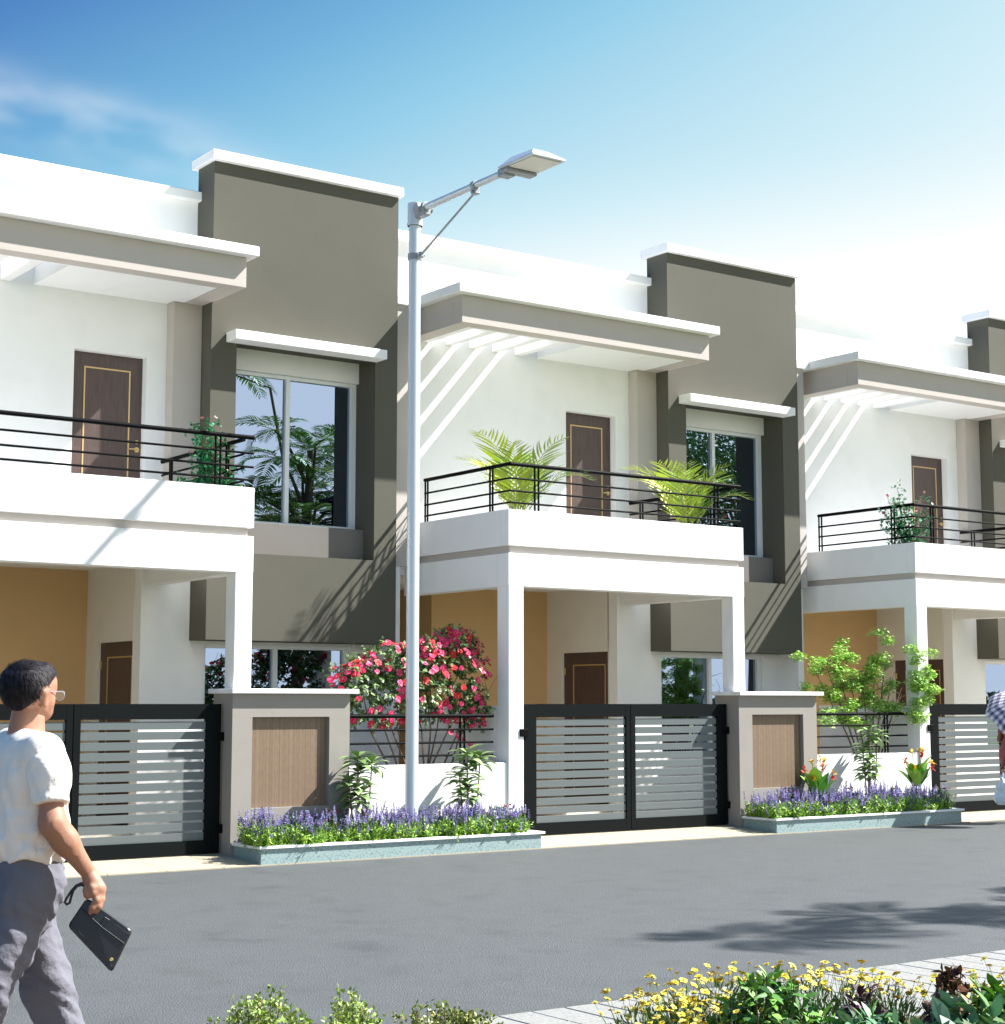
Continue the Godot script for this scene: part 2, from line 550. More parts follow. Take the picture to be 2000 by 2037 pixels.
	part("canopy_coping", st, M.white, h)
	st = mb()
	bx(st, 2.53, 4.29, 6.322, 6.52, 17.30, 18.19)
	bx(st, 2.53, 4.16, 6.322, 6.52, 18.19, W - 0.002)
	bx(st, 0.64, 0.76, 6.322, 6.52, 17.30, W - 0.002)
	bx(st, 0.76, 2.53, 6.322, 6.52, 17.30, 17.36)
	part("canopy_soffit", st, M.white, h)
	for k in 4:
		var r := 1.02 + 0.375 * k
		box("canopy_slat", M.white, h, r, r + 0.115, 6.322, 6.52, 17.36, W - 0.003, 0.003)
	# ---- olive tower with a recessed window
	st = mb()
	wall_with_hole(st, 4.53, PITCH_S - 0.001, 2.34, 8.035, T, W - 0.001, 4.86, 6.785, 3.365, 5.9)
	bx(st, 4.60, PITCH_S - 0.001, 5.9, 6.56, W - 0.001, 19.4)
	bx(st, 4.60, PITCH_S - 0.001, 3.30, 3.36, W - 0.001, 19.4)
	bx(st, 4.60, 4.86, 3.36, 5.9, W - 0.001, 18.6)
	bx(st, 6.785, PITCH_S - 0.001, 3.36, 5.9, W - 0.001, 18.6)
	part("tower_wall", st, M.olive, h)
	box("tower_coping", M.white, h, 4.474, PITCH_S + 0.04, 8.035, 8.155, T - 0.07, 18.46, 0.008)
	st = mb()
	bx(st, 4.72, 6.80, 5.855, 5.97, 17.68, T, 0.006)
	part("window_hood", st, M.white, h)
	st = mb()
	bx(st, 4.86, 6.785, 5.64, 5.9, 18.34, W + 0.16)
	part("window_lintel", st, M.white, h)
	box("window_ledge", M.shaded_beige, h, 4.86, 6.785, 3.365, 3.765, 18.19, W + 0.16, 0.004)
	window_in_front(h, 4.86, 6.785, 3.765, 5.64, 18.43, 5.80)
	# ---- roof and hidden sides close the volume
	st = mb()
	bx(st, 0.0, 4.60, 6.55, 6.75, W + 0.2, 24.0)
	bx(st, 4.60, PITCH_S, 6.55, 6.75, 19.4, 24.0)
	part("roof", st, M.white, h)
	st = mb()
	bx(st, 0.0, PITCH_S, 0.0, 6.55, 24.0, 24.2)
	bx(st, 4.10, 4.3, 0.0, 3.3, 20.2, 24.0)
	bx(st, PITCH_S - 0.1, PITCH_S, 0.0, 6.55, 19.4, 24.0)
	part("rear_wall", st, M.white, h)
	# ---- balcony railing
	var rl := Node3D.new()
	rl.name = "balcony_railing"
	h.add_child(rl)
	var fz := -(B + 0.075)
	rail_bars(rl, [Vector3(0.475, 0, -18.02), Vector3(0.475, 0, fz), Vector3(4.20, 0, fz)], [4.435, 4.265, 4.115, 3.975], 0.024, 0.0125)
	rail_bars(rl, [Vector3(4.105, 0, fz - 0.05), Vector3(4.105, 0, -18.30)], [4.415, 4.255, 4.105, 3.965], 0.024, 0.0125)
	for px in [0.87, 3.78]: twin_post(rl, Vector3(px, 0, fz), Vector3.RIGHT, 3.88, 4.43)
	twin_post(rl, Vector3(0.475, 0, -16.55), Vector3.BACK, 3.88, 4.43)
	twin_post(rl, Vector3(0.475, 0, -17.98), Vector3.BACK, 3.88, 4.43)
	twin_post(rl, Vector3(4.105, 0, -16.6), Vector3.BACK, 3.88, 4.41)
	twin_post(rl, Vector3(4.105, 0, -18.05), Vector3.BACK, 3.88, 4.41)
	return h

# ------------------------------------------------------------------ along the front boundary
func gate_leaf(parent: Node3D, s0: float, s1: float, d: float, stile0: float, stile1: float, hinge_at: float) -> void:
	var y0 := 0.075
	var y1 := 1.60
	var g := Node3D.new()
	g.name = "gate_leaf"
	parent.add_child(g, true)
	var st := mb()
	bx(st, s0, s0 + stile0, y0, y1, d, d + 0.05, 0.003)
	bx(st, s1 - stile1, s1, y0, y1, d, d + 0.05, 0.003)
	bx(st, s0 + stile0, s1 - stile1, 1.445, y1, d + 0.001, d + 0.049)
	bx(st, s0 + stile0, s1 - stile1, y0, 0.215, d + 0.001, d + 0.049)
	part("frame", st, M.charcoal, g)
	var step := (1.445 - 0.215) / 12.0
	var sm := mb()
	bx(sm, s0 + stile0, s1 - stile1, 0.0, step - 0.023, d + 0.016, d + 0.026, 0.001)
	var mesh := sm.commit()
	for k in 12:
		var o := inst("slat", mesh, M.slat, g)
		o.position.y = 0.215 + step * k
	for y in [0.28, 1.22]:
		box("hinge", M.rail, g, hinge_at - 0.06, hinge_at + 0.06, y, y + 0.09, d - 0.022, d - 0.001, 0.004)

func make_front(at_s: float, k: int) -> void:
	var at := Vector3(at_s, 0, 0)
	var by: String = ["behind the walking man", "between the rose bush and the veneer pillar", "next to the person with the umbrella"][k]
	var g := thing("driveway_gate", "charcoal double gate with grey slats " + by, "gate", at + Vector3(0, 0, 0), 0.0, "driveway gates")
	gate_leaf(g, 0.63, 2.243, 16.1, 0.18, 0.07, 0.62)
	gate_leaf(g, 2.249, 3.845, 16.1, 0.075, 0.17, 3.87)
	if k == 2: return
	by = ["between the man's gate and the rose bush", "between a gate and the green maple"][k]
	var p := thing("gate_pillar", "beige pillar with a wood veneer panel " + by, "pillar", at, 0.0, "gate pillars")
	var st := mb()
	wall_with_hole(st, 3.87, 5.265, 0.0, 1.708, 15.9, 15.97, 4.10, 5.015, 0.53, 1.465)
	bx(st, 3.87, 5.265, 0.0, 1.708, 15.97, 16.34)
	part("shaft", st, M.pillar, p)
	box("panel", M.veneer, p, 4.10, 5.015, 0.53, 1.465, 15.958, 15.9702, 0.0)
	box("coping", M.white, p, 3.83, 5.34, 1.708, 1.758, 15.83, 16.40, 0.005)
	var wl := thing("low_wall", "low white wall with black rails " + ["under the red rose bush", "under the green maple"][k], "wall", at, 0.0, "low railed walls")
	box("wall", M.white, wl, 5.265, 7.505, 0.0, 0.925, 16.12, 16.27, 0.004)
	var rl := Node3D.new()
	rl.name = "railing"
	wl.add_child(rl)
	rail_bars(rl, [Vector3(5.30, 0, -16.195), Vector3(7.36, 0, -16.195)], [1.465, 1.31, 1.165, 1.02], 0.021, 0.0125)
	twin_post(rl, Vector3(5.43, 0, -16.195), Vector3.RIGHT, 0.92, 1.46, false)
	twin_post(rl, Vector3(6.93, 0, -16.195), Vector3.RIGHT, 0.92, 1.46)
	var sw := box("side_wall", M.white, self, 7.515, 7.64, 0.0, 1.575, 16.33, 18.02, 0.004)
	sw.name = numbered("side_wall")
	sw.position = at
	tag(sw, "shaded white yard wall behind the rails of the " + ["red rose bush", "green maple"][k], "wall", "side yard walls")

func make_planter(at_s: float, label: String) -> void:
	var p := thing("planter_bed", label, "planter", Vector3(at_s, 0, 0), 0.0, "roadside planters")
	var st := mb()
	bx(st, 3.91, 7.39, 0.0, 0.165, 15.306, 15.42, 0.004)
	bx(st, 3.91, 4.02, 0.0, 0.165, 15.42, 15.898)
	bx(st, 7.28, 7.39, 0.0, 0.165, 15.42, 16.088)
	part("kerb", st, M.granite, p)
	st = mb()
	bx(st, 3.885, 7.43, 0.165, 0.192, 15.282, 15.46, 0.004)
	bx(st, 3.885, 4.06, 0.165, 0.192, 15.46, 15.896)
	bx(st, 7.24, 7.43, 0.165, 0.192, 15.46, 16.085)
	part("capping", st, M.cap, p)
	box("soil", M.earth, p, 4.02, 7.28, 0.0, 0.15, 15.42, 15.896, 0.0)
	box("soil", M.earth, p, 5.27, 7.28, 0.0, 0.149, 15.896, 16.118, 0.0)

func make_lamp() -> void:
	var p := thing("street_lamp", "tall grey steel street lamp with a flat head over the road", "street lamp", Vector3(10.02, 0.15, -15.7))
	var st := mb()
	path(st, [Vector3(0, -0.1, 0), Vector3(0, 6.82, 0)], [0.072, 0.066], 24)
	part("pole", st, M.steel, p)
	st = mb()
	path(st, [Vector3(0, 6.79, 0), Vector3(0, 7.05, 0)], [0.083, 0.083], 24)
	path(st, [Vector3(0, 6.79, 0), Vector3(0, 6.82, 0)], [0.089, 0.089], 24)
	part("collar", st, M.steel, p)
	st = mb()
	tube(st, Vector3(0, 6.95, 0.02), Vector3(0, 6.96, 0.25), 0.062, 18)
	tube(st, Vector3(-0.10, 6.955, 0.17), Vector3(0.10, 6.955, 0.17), 0.05, 16)
	bx(st, -0.045, 0.045, 6.86, 6.92, -0.26, -0.06, 0.01)
	part("socket", st, M.steel_dark, p)
	st = mb()
	path(st, [Vector3(0, 6.955, 0.12), Vector3(0, 6.965, 1.85)], [0.042, 0.036], 18)
	part("arm", st, M.steel, p)
	st = mb()
	tube(st, Vector3(0, 6.962, 1.16), Vector3(0, 6.962, 1.22), 0.052, 18)
	bx(st, -0.03, 0.03, 6.86, 6.93, -1.23, -1.15, 0.008)
	tube(st, Vector3(-0.05, 6.885, 1.19), Vector3(0.05, 6.885, 1.19), 0.016)
	tube(st, Vector3(0, 6.40, 0), Vector3(0, 6.47, 0), 0.078, 20)
	bx(st, -0.025, 0.025, 6.40, 6.47, -0.16, -0.07, 0.008)
	tube(st, Vector3(-0.045, 6.435, 0.13), Vector3(0.045, 6.435, 0.13), 0.016)
	part("clamp", st, M.steel_dark, p)
	st = mb()
	tube(st, Vector3(0, 6.435, 0.13), Vector3(0, 6.885, 1.19), 0.012)
	part("brace", st, M.steel_dark, p)
	# the head: a flat tray with a hipped lid
	var hd := Node3D.new()
	hd.name = "lamp_head"
	p.add_child(hd)
	hd.position = Vector3(0.10, 6.97, 2.07)
	var a := 0.215
	var b := 0.30
	st = mb()
	bx(st, -a, a, 0.0, 0.022, -b, b, 0.004)
	var lo := [Vector3(-a + 0.005, 0.022, b - 0.005), Vector3(a - 0.005, 0.022, b - 0.005), Vector3(a - 0.005, 0.022, -b + 0.005), Vector3(-a + 0.005, 0.022, -b + 0.005)]
	var hi := [Vector3(-0.10, 0.115, 0.16), Vector3(0.10, 0.115, 0.16), Vector3(0.10, 0.13, -0.22), Vector3(-0.10, 0.13, -0.22)]
	for i in 4:
		var j := (i + 1) % 4
		face(st, [lo[i], lo[j], hi[j], hi[i]], (lo[i] + lo[j]) * 0.5 + Vector3(0, 0.1, 0))
	face(st, hi, Vector3.UP)
	part("housing", st, M.steel, hd)
	st = mb()
	bx(st, -a + 0.035, a - 0.035, -0.012, -0.001, -b + 0.04, b - 0.16, 0.003)
	part("diffuser", st, M.diffuser, hd)
	st = mb()
	bx(st, -a + 0.02, a - 0.02, -0.04, -0.001, b - 0.145, b - 0.01, 0.012)
	bx(st, -0.16, -0.02, -0.06, 0.03, b - 0.05, b + 0.09, 0.012)
	part("gear_box", st, M.steel_dark, hd)

# ------------------------------------------------------------------ plants
func from_to(dir: Vector3, up: Vector3, at: Vector3, scale := 1.0) -> Transform3D:
	var x := dir.normalized()
	var z := x.cross(up)
	if z.length() < 0.01: z = x.cross(Vector3(0.2, 0.3, 0.9))
	z = z.normalized()
	return Transform3D(Basis(x * scale, z.cross(x) * scale, z * scale), at)

func salvia(variant: int) -> Array:
	rng.seed = 400 + variant
	var f := mb()
	var fl := mb()
	var greens := [Color(0.28, 0.48, 0.05), Color(0.42, 0.62, 0.08), Color(0.18, 0.34, 0.05)]
	for i in 60:
		var a := rng.randf_range(0, TAU)
		var lean := rng.randf_range(0.05, 0.75)
		var d := Vector3(cos(a) * lean, 1, sin(a) * lean).normalized()
		var hgt := rng.randf_range(0.10, 0.215)
		var base := Vector3(cos(a), 0, sin(a)) * rng.randf_range(0, 0.06)
		for k in 9:
			var t := (k + 1.5) / 10.0
			var p := base + d * hgt * t
			var out := (rdir() + Vector3(0, 0.5, 0) + Vector3(cos(a), 0, sin(a)) * 0.4).normalized()
			chip(f, p, out, d, rng.randf_range(0.035, 0.06), rng.randf_range(0.011, 0.02), vary(greens[rng.randi() % 3], 0.3))
	for i in 13 + variant:
		var a := rng.randf_range(0, TAU)
		var r := rng.randf_range(0.0, 0.13)
		var top := rng.randf_range(0.13, 0.38)
		var base := Vector3(cos(a) * r, 0.08, sin(a) * r)
		var d := Vector3(rng.randf_range(-0.3, 0.3), 1, rng.randf_range(-0.3, 0.3)).normalized()
		f.set_color(Color(0.2, 0.36, 0.08))
		path(f, [base, base + d * (top - 0.08)], [0.0025, 0.0018], 4, false)
		var hue: Color = [Color(0.27, 0.22, 0.60), Color(0.34, 0.28, 0.66), Color(0.48, 0.43, 0.74), Color(0.20, 0.15, 0.50)][rng.randi() % 4]
		for k in 34:
			var t := rng.randf_range(0.0, 1.0)
			var p := base + d * (top - 0.08 - 0.10 * t)
			var b := rng.randf_range(0, TAU)
			var out := Vector3(cos(b), 0.45, sin(b)).normalized()
			chip(fl, p, out, d, lerpf(0.010, 0.028, t), 0.015, vary(hue, 0.35))
	return [f.commit(), fl.commit()]

func leaf_mesh(length: float, width: float, droop: float, col: Color, seg := 5, fold := 0.3, wide_at := 0.45) -> Mesh:
	var st := mb()
	leaf(st, Vector3.ZERO, Vector3.RIGHT, Vector3.UP, length, width, droop, col, seg, fold, wide_at)
	return st.commit()

func broadleaf_shrub(at: Vector3, height: float, sd: int, label: String) -> void:
	rng.seed = sd
	var o := thing("broadleaf_shrub", label, "shrub", at, 0.0, "broadleaf shrubs in the planters")
	var meshes := []
	for c in [Color(0.20, 0.31, 0.11), Color(0.27, 0.39, 0.15), Color(0.14, 0.24, 0.07), Color(0.33, 0.46, 0.20)]:
		meshes.append(leaf_mesh(0.24, 0.105, 0.8, c, 6, 0.3, 0.45))
	var st := mb()
	var tips := []
	for s in [[-0.10, 0.02, 0.72], [0.20, 0.0, 0.92], [-0.02, 0.06, 0.98], [0.07, -0.07, 0.80]]:
		var top := Vector3(s[0], s[2] * height, s[1])
		var mid := Vector3(s[0] * 0.75 + 0.02, s[2] * height * 0.5, s[1] * 0.7)
		path(st, [Vector3(s[0] * 0.12, 0, s[1] * 0.2), mid, top], [0.011, 0.009, 0.006], 6)
		tips.append(top)
		if s[0] < 0.1: tips.append(mid + Vector3(0, height * 0.14, 0))
	part("stem", st, M.bark, o)
	for t in tips:
		var n := 14
		for k in n:
			var a := k * 2.4 + rng.randf_range(-0.3, 0.3)
			var rise := lerpf(0.8, -0.1, float(k) / n) + rng.randf_range(-0.15, 0.15)
			var d := Vector3(cos(a), rise, sin(a)).normalized()
			var p: Vector3 = t - Vector3(0, 0.10 * k / n, 0)
			var l := inst("leaf", meshes[(k + rng.randi() % 2) % 4], M.leaf, o)
			l.transform = from_to(d, Vector3.UP, p, rng.randf_range(0.7, 1.05))

func canna(at: Vector3, sd: int, label: String) -> void:
	rng.seed = sd
	var o := thing("canna_plant", label, "flowers", at, 0.0, "canna plants in the planter")
	var meshes := [leaf_mesh(0.36, 0.17, 0.25, Color(0.12, 0.34, 0.03), 7, 0.35, 0.52), leaf_mesh(0.34, 0.16, 0.4, Color(0.30, 0.52, 0.05), 7, 0.35, 0.52), leaf_mesh(0.32, 0.17, 0.15, Color(0.06, 0.22, 0.03), 7, 0.35, 0.52)]
	for k in 17:
		var a := k * 2.4
		var d := Vector3(cos(a) * 0.65, rng.randf_range(0.9, 2.0), sin(a) * 0.5)
		var l := inst("leaf", meshes[k % 3], M.bright, o)
		l.transform = from_to(d, Vector3(-cos(a), 0.4, -sin(a)), Vector3(cos(a) * 0.05, rng.randf_range(0.0, 0.18), sin(a) * 0.05), rng.randf_range(0.75, 1.05))
	var red := Color(0.72, 0.03, 0.015)
	var yellow := Color(0.85, 0.55, 0.02)
	var heads := [[-0.27, 0.42, 0.05, red], [-0.05, 0.52, -0.02, yellow], [0.05, 0.56, 0.03, yellow], [0.12, 0.47, 0.0, red], [0.19, 0.54, -0.04, yellow], [0.30, 0.38, 0.02, yellow], [-0.13, 0.33, 0.09, yellow], [0.25, 0.31, 0.06, red]]
	for hd in heads:
		var st := mb()
		var top := Vector3(hd[0], hd[1], hd[2])
		path(st, [Vector3(hd[0] * 0.2, 0.05, 0), Vector3(hd[0] * 0.7, hd[1] * 0.6, hd[2]), top], [0.006, 0.005, 0.004], 5)
		part("stem", st, M.stalk, o)
		st = mb()
		for k in 9:
			var dd := (rdir() + Vector3(0, 0.7, 0)).normalized()
			leaf(st, top - Vector3(0, rng.randf_range(0, 0.05), 0), dd, Vector3.UP, rng.randf_range(0.045, 0.075), 0.042, 0.4, vary(hd[3], 0.25), 3)
		part("flower", st, M.petal, o)

func lantana(variant: int) -> Array:
	rng.seed = 700 + variant
	var f := mb()
	var fl := []
	for i in 200:
		var d := rdir()
		d.y = absf(d.y) * 0.75
		var p := Vector3(d.x * 0.2, d.y * 0.17, d.z * 0.15) * rng.randf_range(0.55, 1.0)
		leaf(f, p, (d + rdir() * 0.6 + Vector3(0, 0.1, 0)).normalized(), Vector3.UP, rng.randf_range(0.05, 0.085), 0.028, 0.5, vary(Color(0.07, 0.16, 0.04), 0.4), 3)
	for i in 9:
		var d := rdir()
		d.y = absf(d.y)
		var p := Vector3(d.x * 0.19, d.y * 0.18 + 0.01, d.z * 0.15)
		var st := mb()
		var c: Color = [Color(0.62, 0.05, 0.02), Color(0.75, 0.16, 0.03), Color(0.5, 0.03, 0.03)][i % 3]
		for k in 14:
			var q := (d + rdir() * 0.9).normalized()
			chip(st, p, q, rdir(), 0.026, 0.018, vary(c, 0.3))
		fl.append(st.commit())
	return [f.commit(), fl]

func bloom_mesh(col: Color, heart: Color, r: float, petals: int) -> Mesh:
	var st := mb()
	for k in petals:
		var a := TAU * k / petals + rng.randf_range(-0.15, 0.15)
		var d := Vector3(cos(a), rng.randf_range(0.15, 0.5), sin(a)).normalized()
		leaf(st, Vector3(0, 0.004 * (k % 2), 0), d, Vector3.UP, r * rng.randf_range(0.85, 1.1), r * 0.95, 0.35, vary(col, 0.2), 4, 0.15, 0.6)
	for k in 7:
		var d := (rdir() * 0.7 + Vector3.UP).normalized()
		chip(st, Vector3(0, 0.003, 0), d, rdir(), r * 0.4, r * 0.22, vary(heart, 0.2))
	return st.commit()

func rose_bush(at: Vector3) -> void:
	rng.seed = 55
	var o := thing("rose_bush", "large rose bush covered in crimson flowers behind the street lamp", "rose bush", at)
	var blobs := [[-0.74, 1.66, 0.05, 0.50, 0.40, 0.34], [-0.1, 1.74, 0.0, 0.5, 0.42, 0.36], [0.48, 1.82, 0.02, 0.46, 0.48, 0.32], [0.50, 2.18, 0.0, 0.30, 0.24, 0.22], [-0.42, 1.98, 0.0, 0.36, 0.24, 0.28], [-0.86, 1.76, 0.05, 0.24, 0.24, 0.2], [0.08, 2.12, 0.0, 0.22, 0.16, 0.18], [0.72, 1.5, 0.0, 0.24, 0.26, 0.2]]
	var st := mb()
	for k in 11:
		var a := -0.9 + 0.18 * k
		var top := Vector3(a * 0.95, rng.randf_range(1.5, 1.9), rng.randf_range(-0.2, 0.2))
		path(st, [Vector3(a * 0.10, 0, 0), Vector3(a * 0.42 + rng.randf_range(-0.04, 0.04), 0.85, rng.randf_range(-0.05, 0.05)), Vector3(a * 0.72, 1.25, rng.randf_range(-0.1, 0.1)), top], [0.014, 0.011, 0.008, 0.004], 6)
		for j in 2:
			path(st, [top, top + Vector3(rng.randf_range(-0.25, 0.25), rng.randf_range(0.15, 0.45), rng.randf_range(-0.15, 0.15))], [0.004, 0.002], 4, false)
	part("stems", st, M.bark, o)
	var f := mb()
	var greens := [Color(0.10, 0.19, 0.05), Color(0.18, 0.28, 0.09), Color(0.05, 0.11, 0.03), Color(0.26, 0.36, 0.15)]
	var n := 0
	while n < 950:
		var b: Array = blobs[rng.randi() % blobs.size()]
		var d := rdir()
		var k := pow(rng.randf(), 0.45)
		var p := Vector3(b[0] + d.x * b[3] * k, b[1] + d.y * b[4] * k, b[2] + d.z * b[5] * k)
		if p.y < 1.22 or (p.x > 0.80): continue
		n += 1
		var tw := (d + rdir() * 0.7).normalized()
		for j in 7:
			var q := p + tw * 0.016 * j + rdir() * 0.012
			leaf(f, q, (tw + rdir() * 0.9).normalized(), (Vector3.UP + d).normalized(), rng.randf_range(0.045, 0.07), rng.randf_range(0.028, 0.042), 0.35, vary(greens[rng.randi() % 4], 0.3), 3)
	var fo := part("foliage", f, M.leaf, o)
	fo.set_meta("kind", "stuff")
	var blooms := []
	for c in [[Color(0.72, 0.02, 0.10), Color(0.85, 0.45, 0.25)], [Color(0.78, 0.03, 0.16), Color(0.9, 0.6, 0.4)], [Color(0.66, 0.015, 0.03), Color(0.9, 0.4, 0.08)], [Color(0.80, 0.06, 0.20), Color(0.9, 0.5, 0.3)]]:
		blooms.append(bloom_mesh(c[0], c[1], 0.047, 7))
	n = 0
	while n < 285:
		var b: Array = blobs[rng.randi() % blobs.size()]
		var d := rdir()
		if d.z < -0.25: continue
		var kk := rng.randf_range(0.9, 1.18)
		var p := Vector3(b[0] + d.x * b[3] * kk, b[1] + d.y * b[4] * kk, b[2] + d.z * b[5] * kk)
		if p.y < 1.28 or p.x > 0.84: continue
		var inside := false
		for c in blobs:
			if c != b and Vector3((p.x - c[0]) / c[3], (p.y - c[1]) / c[4], (p.z - c[2]) / c[5]).length() < 0.85: inside = true
		if inside: continue
		n += 1
		var up := (d + Vector3(0, 0.25, 0.45) + rdir() * 0.35).normalized()
		var fl := inst("flower", blooms[rng.randi() % 4], M.petal, o)
		fl.transform = from_to(up.cross(rdir()).normalized(), up, p, rng.randf_range(0.75, 1.1))
	# one low spray that hangs through the rails
	for k in 4:
		var fl := inst("flower", blooms[k], M.petal, o)
		var up := Vector3(rng.randf_range(-0.5, 0.5), 0.4, 1).normalized()
		fl.transform = from_to(up.cross(Vector3.UP).normalized(), up, Vector3(0.30 + 0.09 * k, 1.22 - 0.05 * k, 0.2), 0.9)

func maple(at: Vector3) -> void:
	rng.seed = 91
	var o := thing("maple_tree", "small light green maple in front of the tan porch wall", "tree", at)
	var st := mb()
	var pads := []
	for k in 9:
		var a := -1.0 + 0.25 * k
		var top := Vector3(a * 0.95 - 0.05, rng.randf_range(1.75, 2.25), rng.randf_range(-0.22, 0.22))
		var mid := Vector3(a * 0.42, 1.15 + rng.randf_range(-0.1, 0.1), top.z * 0.5)
		path(st, [Vector3(a * 0.07, 0, 0), Vector3(a * 0.18, 0.6, 0), mid, top], [0.022, 0.017, 0.012, 0.004], 6)
		for j in 7:
			var t := mid.lerp(top, 0.15 + 0.145 * j)
			var e := t + Vector3(rng.randf_range(-0.28, 0.28), rng.randf_range(-0.02, 0.2), rng.randf_range(-0.2, 0.2))
			path(st, [t, e], [0.005, 0.002], 4, false)
			pads.append(e)
		pads.append(top)
	for q in [[-1.22, 1.78], [-1.15, 2.12], [-0.75, 2.28], [-0.9, 1.42], [-1.0, 1.30], [0.22, 2.55], [0.25, 2.42], [0.75, 2.25], [0.9, 1.95], [0.85, 1.6], [0.7, 1.38], [-0.5, 1.34], [-0.2, 1.28], [0.55, 2.3]]:
		pads.append(Vector3(q[0], q[1], rng.randf_range(-0.2, 0.2)))
	part("trunk", st, M.bark, o)
	var f := mb()
	var greens := [Color(0.38, 0.62, 0.10), Color(0.48, 0.72, 0.16), Color(0.28, 0.50, 0.08), Color(0.55, 0.76, 0.26)]
	for i in pads.size():
		if pads[i].x > 0.5: pads[i].z = maxf(pads[i].z, 0.0) + 0.38
	for p in pads:
		var spread := rng.randf_range(0.11, 0.19)
		for k in 95:
			var d := rdir()
			var q: Vector3 = p + Vector3(d.x * spread, d.y * 0.085, d.z * spread) * pow(rng.randf(), 0.5)
			var a := rng.randf_range(0, TAU)
			var c := vary(greens[rng.randi() % 4], 0.25)
			for j in 3:   # a lobed leaf
				var b := a + (j - 1) * 0.75
				chip(f, q, Vector3(cos(b), -0.3 + rng.randf_range(-0.4, 0.4), sin(b)), (Vector3.UP + rdir() * 0.6).normalized(), rng.randf_range(0.038, 0.058), 0.020, c)
	var fo := part("crown", f, M.bright, o)
	fo.set_meta("kind", "stuff")
	o.scale = Vector3(0.9, 1.0, 0.95)

func frond_mesh(length: float, pairs: int, blade: float, arch: float, col: Color, sd: int, slim := 0.12) -> Mesh:
	rng.seed = sd
	var st := mb()
	var pts := []
	var rad := []
	var pen := Vector3.ZERO
	for i in 9:
		var t := i / 8.0
		pts.append(pen)
		pen += Vector3(cos(arch * t * t), -sin(arch * t * t), 0) * length / 8.0
		rad.append(lerpf(0.008, 0.002, t) * length)
	st.set_color(Color(0.42, 0.48, 0.10))
	path(st, pts, rad, 5, false)
	for i in pairs:
		var t := 0.16 + 0.84 * i / (pairs - 1.0)
		var f := t * 8.0
		var k := mini(int(f), 7)
		var p: Vector3 = pts[k].lerp(pts[k + 1], f - k)
		var d: Vector3 = (pts[k + 1] - pts[k]).normalized()
		var up := Vector3(0, 0, 1).cross(d).normalized()
		var size := blade * (0.45 + 0.75 * sin(PI * pow(t, 0.8)))
		for s in [-1.0, 1.0]:
			var out: Vector3 = (d * 0.75 + Vector3(0, 0, s) + up * 0.35 + rdir() * 0.12).normalized()
			leaf(st, p, out, up, size, size * slim, 0.55, vary(col, 0.28), 4, 0.3, 0.35)
	return st.commit()

func potted_palm(at: Vector3, sd: int, label: String, reach: float, fronds_n: int) -> void:
	var o := thing("potted_palm", label, "palm", at, 0.0, "potted palms on the balcony")
	var st := mb()
	lathe(st, Vector3.ZERO, [Vector2(0, 0.0), Vector2(0, 0.12), Vector2(0.26, 0.165), Vector2(0.26, 0.18), Vector2(0.30, 0.18), Vector2(0.30, 0.15), Vector2(0.27, 0.15), Vector2(0.27, 0.0)], 20)
	part("pot", st, M.pot, o)
	var cols := [Color(0.34, 0.45, 0.05), Color(0.48, 0.56, 0.06), Color(0.18, 0.29, 0.05)]
	var meshes := []
	for k in 3: meshes.append(frond_mesh(1.0, 19, 0.27, 1.3 + 0.35 * k, cols[k], sd + k, 0.085))
	rng.seed = sd + 9
	for k in fronds_n:
		var a := k * 2.4 + 0.4
		var steep := lerpf(5.0, 1.3, float(k) / fronds_n)
		var fr := inst("frond", meshes[k % 3], M.bright, o)
		fr.transform = from_to(Vector3(cos(a), steep, sin(a) * 0.8), Vector3(-cos(a), 0.3, -sin(a)), Vector3(cos(a) * 0.05, 0.28, sin(a) * 0.05), reach * rng.randf_range(0.75, 1.05))
	st = mb()
	for k in 7:
		var a := k * 0.9
		path(st, [Vector3(cos(a) * 0.05, 0.25, sin(a) * 0.05), Vector3(cos(a) * 0.08, 0.55, sin(a) * 0.08)], [0.012, 0.007], 5)
	part("cane", st, M.stalk, o)

